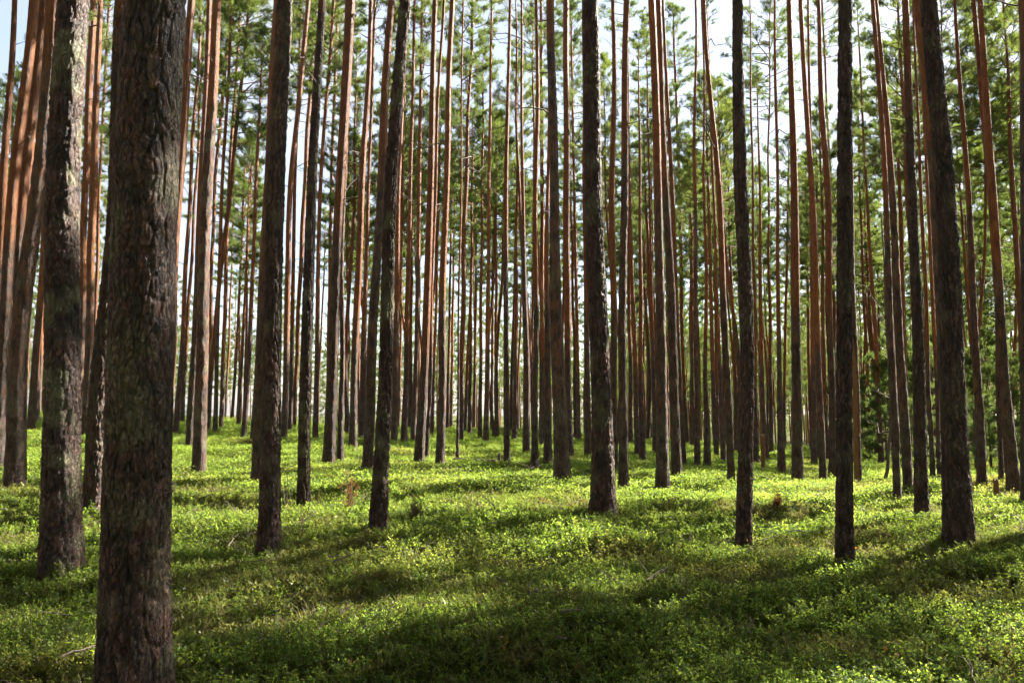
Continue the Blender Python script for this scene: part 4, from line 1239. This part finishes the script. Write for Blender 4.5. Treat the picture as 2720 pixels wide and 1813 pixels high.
def crooked_tree():
    h = ground_hit(2352, 1279, 60, 0.1); d = h[1]
    base = np.array([h[0], d, float(ground(h[0], d))])
    P = [base - np.array([0, 0, 0.2])]; R = [0.07]
    for px, py, w in [(2352, 1270, 10), (2358, 1245, 9), (2360, 1190, 8.5), (2367, 1140, 9.5), (2366, 1060, 7), (2360, 950, 6), (2352, 820, 5), (2349, 700, 4), (2340, 560, 3)]:
        q, mp = unproject(px, py, d); P.append(q); R.append(w * mp / 2)
    P = np.array(P) - base
    k = np.linspace(0, 1, len(P)); t = np.linspace(0, 1, 46)
    path = np.stack([np.interp(t, k, P[:, c]) for c in range(3)], 1)
    path[1:-1] = (path[:-2] + path[1:-1] * 2 + path[2:]) / 4
    root = bpy.data.objects.new('crooked_tree', None); COL.objects.link(root); root.location = base
    v, f = tube(path, np.interp(t, k, R), 9)
    obj('trunk', new_mesh('crooked_trunk', v, f, M_DEAD), root)
    rg = np.random.default_rng(5)
    for q in range(9):
        i = int(rg.integers(14, 45)); b = obj('branch', DEAD[int(rg.integers(7))], root)
        b.location = path[i]; b.rotation_euler = (0, rg.uniform(-0.8, 0), rg.uniform(0, 6.28)); b.scale = (0.8,) * 3
    tag(root, 'thin dark crooked tree, bent near its foot, left of a close leaning pair', 'tree')
crooked_tree()
stick_px('fallen_branch', [(1935, 1292), (2000, 1286), (2055, 1290)], 0.2, 0.012, M_PALE, 'pale dry branch lying left of the brown-orange right-hand pine', 'branch', twigs=4, seed=12)
stick_px('fallen_branch', [(1378, 1272), (1420, 1262)], 0.2, 0.012, M_PALE, 'pale dry branch in the sun before the slender centre pines', 'branch', twigs=4, seed=13)
stick_px('fallen_branch', [(2640, 1408), (2712, 1402)], 0.18, 0.010, M_PALE, 'pale dead branch lying at the right edge below the small stump', 'branch', twigs=4, seed=14)
stick_px('fallen_branch', [(1240, 1272), (1290, 1274)], 0.2, 0.010, M_PALE, 'straight pale branch in the sunlit clearing below the fallen log', 'branch', twigs=2, seed=15)
stick_px('fallen_stick', [(2010, 1478), (2060, 1470)], 0.18, 0.008, M_PALE, 'short pale stick right below the slim dark pine', 'stick', twigs=1, seed=16)
stick_px('fallen_stick', [(900, 1690), (935, 1672)], 0.16, 0.006, M_DEAD, 'dark thin twig in the lower left-centre shrubs', 'stick', twigs=2, seed=17)

# dry little shrubs
def dry_shrub(px, py, hpx, wpx, label, seed, m=M_RUST, dens=1.0):
    h = at_px(px, py); mp = h[1] / FPX
    H, W = hpx * mp * 1.25 + 0.1, wpx * mp / 2 * 1.15
    rg = np.random.default_rng(seed)
    root = bpy.data.objects.new('dry_shrub', None); COL.objects.link(root); root.location = (h[0], h[1], float(ground(h[0], h[1])))
    st, P, D = [], [], []
    for k in range(9):
        az = rg.uniform(0, 6.28); rr = W * rg.uniform(0.2, 1)
        tip = np.array([math.cos(az) * rr, math.sin(az) * rr, H * rg.uniform(0.6, 1.0)])
        pth = np.array([np.array([0, 0, -0.05]), tip * 0.5 + rg.normal(0, 0.02, 3), tip])
        st.append(tube(pth, [0.008, 0.005, 0.002], 4))
        for q in range(int(14 * dens)):
            u = rg.uniform(0.3, 1); P.append(pth[1] * 2 * (1 - u) * u + tip * u * u + rg.normal(0, 0.03, 3)); d = tip / np.linalg.norm(tip) + rg.normal(0, 0.5, 3); D.append(d / np.linalg.norm(d))
    v, f = merge(st); obj('stems', new_mesh('shrub_stems', v, f, M_DEAD), root)
    v, f = needle_mesh_data(np.array(P), np.array(D), 8, 0.05, 0.007, 0.9, rg)
    obj('foliage', new_mesh('shrub_foliage', v, f, m, False), root)
    tag(root, label, 'shrub', 'small dry shrubs in the bilberry')
dry_shrub(930, 1378, 88, 70, 'rusty brown dry shrub left of the mossy-edged slim pine', 21)
dry_shrub(762, 1372, 105, 62, 'bare twiggy shrub just right of the dark midfront pine', 22, M_YOUNG, 0.25)
dry_shrub(1106, 1395, 42, 34, 'small straw-yellow tuft at the rim of the central shadow', 23, M_GRASS, 1.4)
dry_shrub(2064, 1368, 36, 34, 'small reddish tuft between the two dark slim right-hand pines', 24, M_RUST, 1.2)

def autumn_leaf(px, py, n, seed, label):
    h = at_px(px, py); rg = np.random.default_rng(seed)
    v, f = [], []
    for k in range(n):
        c = np.array([rg.normal(0, 0.025), rg.normal(0, 0.025), 0.16 + rg.uniform(-0.03, 0.05)])
        d = rg.normal(size=3); d /= np.linalg.norm(d); u = np.cross(d, rg.normal(size=3)); u /= np.linalg.norm(u)
        L, W = 0.028, 0.016
        i = len(v); v += [c, c + d * L * 0.5 + u * W, c + d * L, c + d * L * 0.5 - u * W]; f += [(i, i + 1, i + 2), (i, i + 2, i + 3)]
    o = obj('autumn_leaves', new_mesh('autumn_leaves', np.array(v), np.array(f), M_ORANGE, False))
    o.location = (h[0], h[1], float(ground(h[0], h[1])))
    tag(o, label, 'leaf', 'orange leaves caught in the shrubs')
autumn_leaf(1861, 1402, 7, 31, 'orange leaves caught in shrubs left of the slim leaning dark pine')
autumn_leaf(1988, 1477, 4, 32, 'small orange leaves just below the slim leaning dark pine')
autumn_leaf(2107, 1482, 5, 33, 'orange leaf sprig left of the straight dark right-hand pine')
autumn_leaf(2265, 1508, 3, 34, 'bright orange leaf under the straight dark right-hand pine')
autumn_leaf(2372, 1800, 6, 35, 'orange leaves at the bottom edge of the picture, right')
autumn_leaf(1345, 1797, 6, 36, 'yellow-orange leaves at the bottom edge, centre')
autumn_leaf(1520, 1425, 3, 37, 'tiny orange leaf in the central sunlit shrubs')

# ------------------------------------------------------------------ labels
SHORT = {
 'near': 'the thick foreground pine', 'mossy': 'the mossy sunlit left pine', 'T2': 'the dark midfront pine', 'T3': 'the slim lichen-edged pine',
 'T4': 'the tall straight orange-topped pine', 'T9': 'the dark mossy-edged pine', 'T16': 'the lone centre-left orange pine', 'T31': 'the left-leaning dark pine',
 'T35': 'the stout central pine', 'T43': 'the dark pine right of centre', 'T53': 'the slim dark right pine', 'T65': 'the straight black right pine',
 'T73': 'the pine beside the white stick', 'T77': 'the stout leaning right pine', 'T80': 'the right-edge reddish pine', 'N': 'the grey-brown left pine', 'T26': 'the pale slender centre pine',
}
FULL = {
 'near': 'thickest pine, close in the left foreground, rough dark bark cut by the bottom edge',
 'mossy': 'thick pine at left with bright sunlit mossy bark, left of the thickest pine',
 'behindnear': 'pine half hidden by the thickest pine, a jagged white sunlit streak near its base',
 'L2': 'dark pine near the left edge, lit only high on its right side',
 'L1': 'orange-lit pine cut by the left edge of the picture',
 'J': 'pine glowing white-pink in the sun just right of the thickest pine, base hidden',
 'N': 'grey-brown pine standing alone on the sunlit rise right of the thickest pine',
 'L': 'brown pine close behind the left of the grey-brown rise pine',
 'O': 'thin bright orange pine curving right behind the grey-brown rise pine',
 'V': 'brown pine half hidden behind the left side of the dark midfront pine',
 'T2': 'dark tall pine left of centre, its foot in shaded shrubs, third nearest trunk',
 'T3': 'slim pine with sunlit lichen-rough right edge, twiggy shrub at its foot',
 'T4': 'tall straight pine with bright orange upper trunk and grey foot, left of centre',
 'T5': 'narrow pine touching the right of the orange-topped straight pine',
 'T8': 'smooth brown pine close behind the left of the dark mossy-edged pine',
 'T9': 'dark curved pine with mossy sunlit right edge and rusty shrub beside it',
 'T13': 'bright rust-orange pine right of the dark mossy-edged pine',
 'T14': 'thin orange pine touching the right of the rust-orange pine',
 'T16': 'orange pine with a white sunlit edge, left of the fallen log',
 'T26': 'pale slender pine right of the short stump and fallen log',
 'T29': 'slender upright pine left of the left-leaning dark pine, white rim of sun',
 'T31': 'dark pine in the centre leaning left with a white sunlit rim',
 'T35': 'stout dark pine right of centre, rough bark, nearest in the middle',
 'T36': 'straight brown pine just right of the stout central pine',
 'T37': 'orange pine glimpsed between the stout central pine and the straight brown one',
 'T43': 'dark-footed pine with red-brown top, right of centre',
 'T44': 'dark pine close right behind the red-brown topped pine',
 'T52': 'pine leaning left, just left of the slim dark right pine',
 'T53': 'slim dark slightly bent pine right of centre, left of the straight black one',
 'T59': 'brown-orange pine midway between the two slim dark right-hand pines',
 'T61': 'orange-brown pine leaning left, left of the straight black pine',
 'T63': 'brown pine immediately left of the straight black pine',
 'T65': 'straight almost black pine on the right with foot in shaded shrubs',
 'T66': 'pine with a tan strip of bare wood, right behind the straight black pine',
 'T71': 'slim brown pine leaning left, the left of a close pair on the right',
 'T72': 'brown pine behind, the right of a close leaning pair on the right',
 'T73': 'brown pine left of the stout leaning pine, white stick at its foot',
 'T76': 'brown pine hugging the left side of the stout leaning right-hand pine',
 'T77': 'stout dark pine leaning left near the right edge, furrowed bark',
 'T78': 'dark pine standing free right of the stout leaning pine',
 'T79': 'thin reddish pine crossing behind the right-edge reddish pine',
 'T80': 'reddish pine leaning left beside the small stump near the right edge',
 'T81': 'dark pine cut by the right edge of the picture',
}
ORD = ['first', 'second', 'third', 'fourth', 'fifth', 'sixth', 'seventh', 'eighth', 'ninth', 'tenth', 'eleventh', 'twelfth', 'thirteenth', 'fourteenth', 'fifteenth', 'sixteenth', 'seventeenth', 'eighteenth', 'nineteenth', 'twentieth']
def label_trees():
    marks = sorted([(LAND[k].px, k) for k in SHORT], key=lambda a: a[0])
    gaps = {}
    for t in TREES:
        t.root['category'] = 'tree'
        if t.key == 'off':
            t.root['label'] = 'tall pine standing outside the picture beside the view'
            t.root['group'] = 'pines outside the picture'
            continue
        t.root['group'] = 'pines of the stand'
        if t.key in FULL:
            t.root['label'] = FULL[t.key]; continue
        left = [m for m in marks if m[0] <= t.px]
        key = left[-1][1] if left else None
        band = 0 if t.d < 38 else 1
        gaps.setdefault((key, band), []).append(t)
    for (key, band), ts in gaps.items():
        ts.sort(key=lambda t: t.px)
        ref = SHORT[key] if key else 'the left edge'
        for i, t in enumerate(ts):
            if band == 0:
                tone = 'orange-trunked' if t.o < 5 else 'brown-trunked'
                o_ = ORD[min(i, 19)]
                t.root['label'] = '%s pine, %s slender one right of %s' % (tone, o_, ref)
            else:
                t.root['label'] = 'thin far pine, %s in the far crowd right of %s' % (ORD[min(i, 19)], ref)
                t.root['group'] = 'far thin pines right of ' + ref.replace('the ', '')
    for i, (r, px, d) in enumerate(sorted(YT, key=lambda a: a[1])):
        r['label'] = 'bushy light green young pine in the right background, %s from the left' % ORD[i]
        r['category'] = 'tree'; r['group'] = 'young pines in the right background'
label_trees()
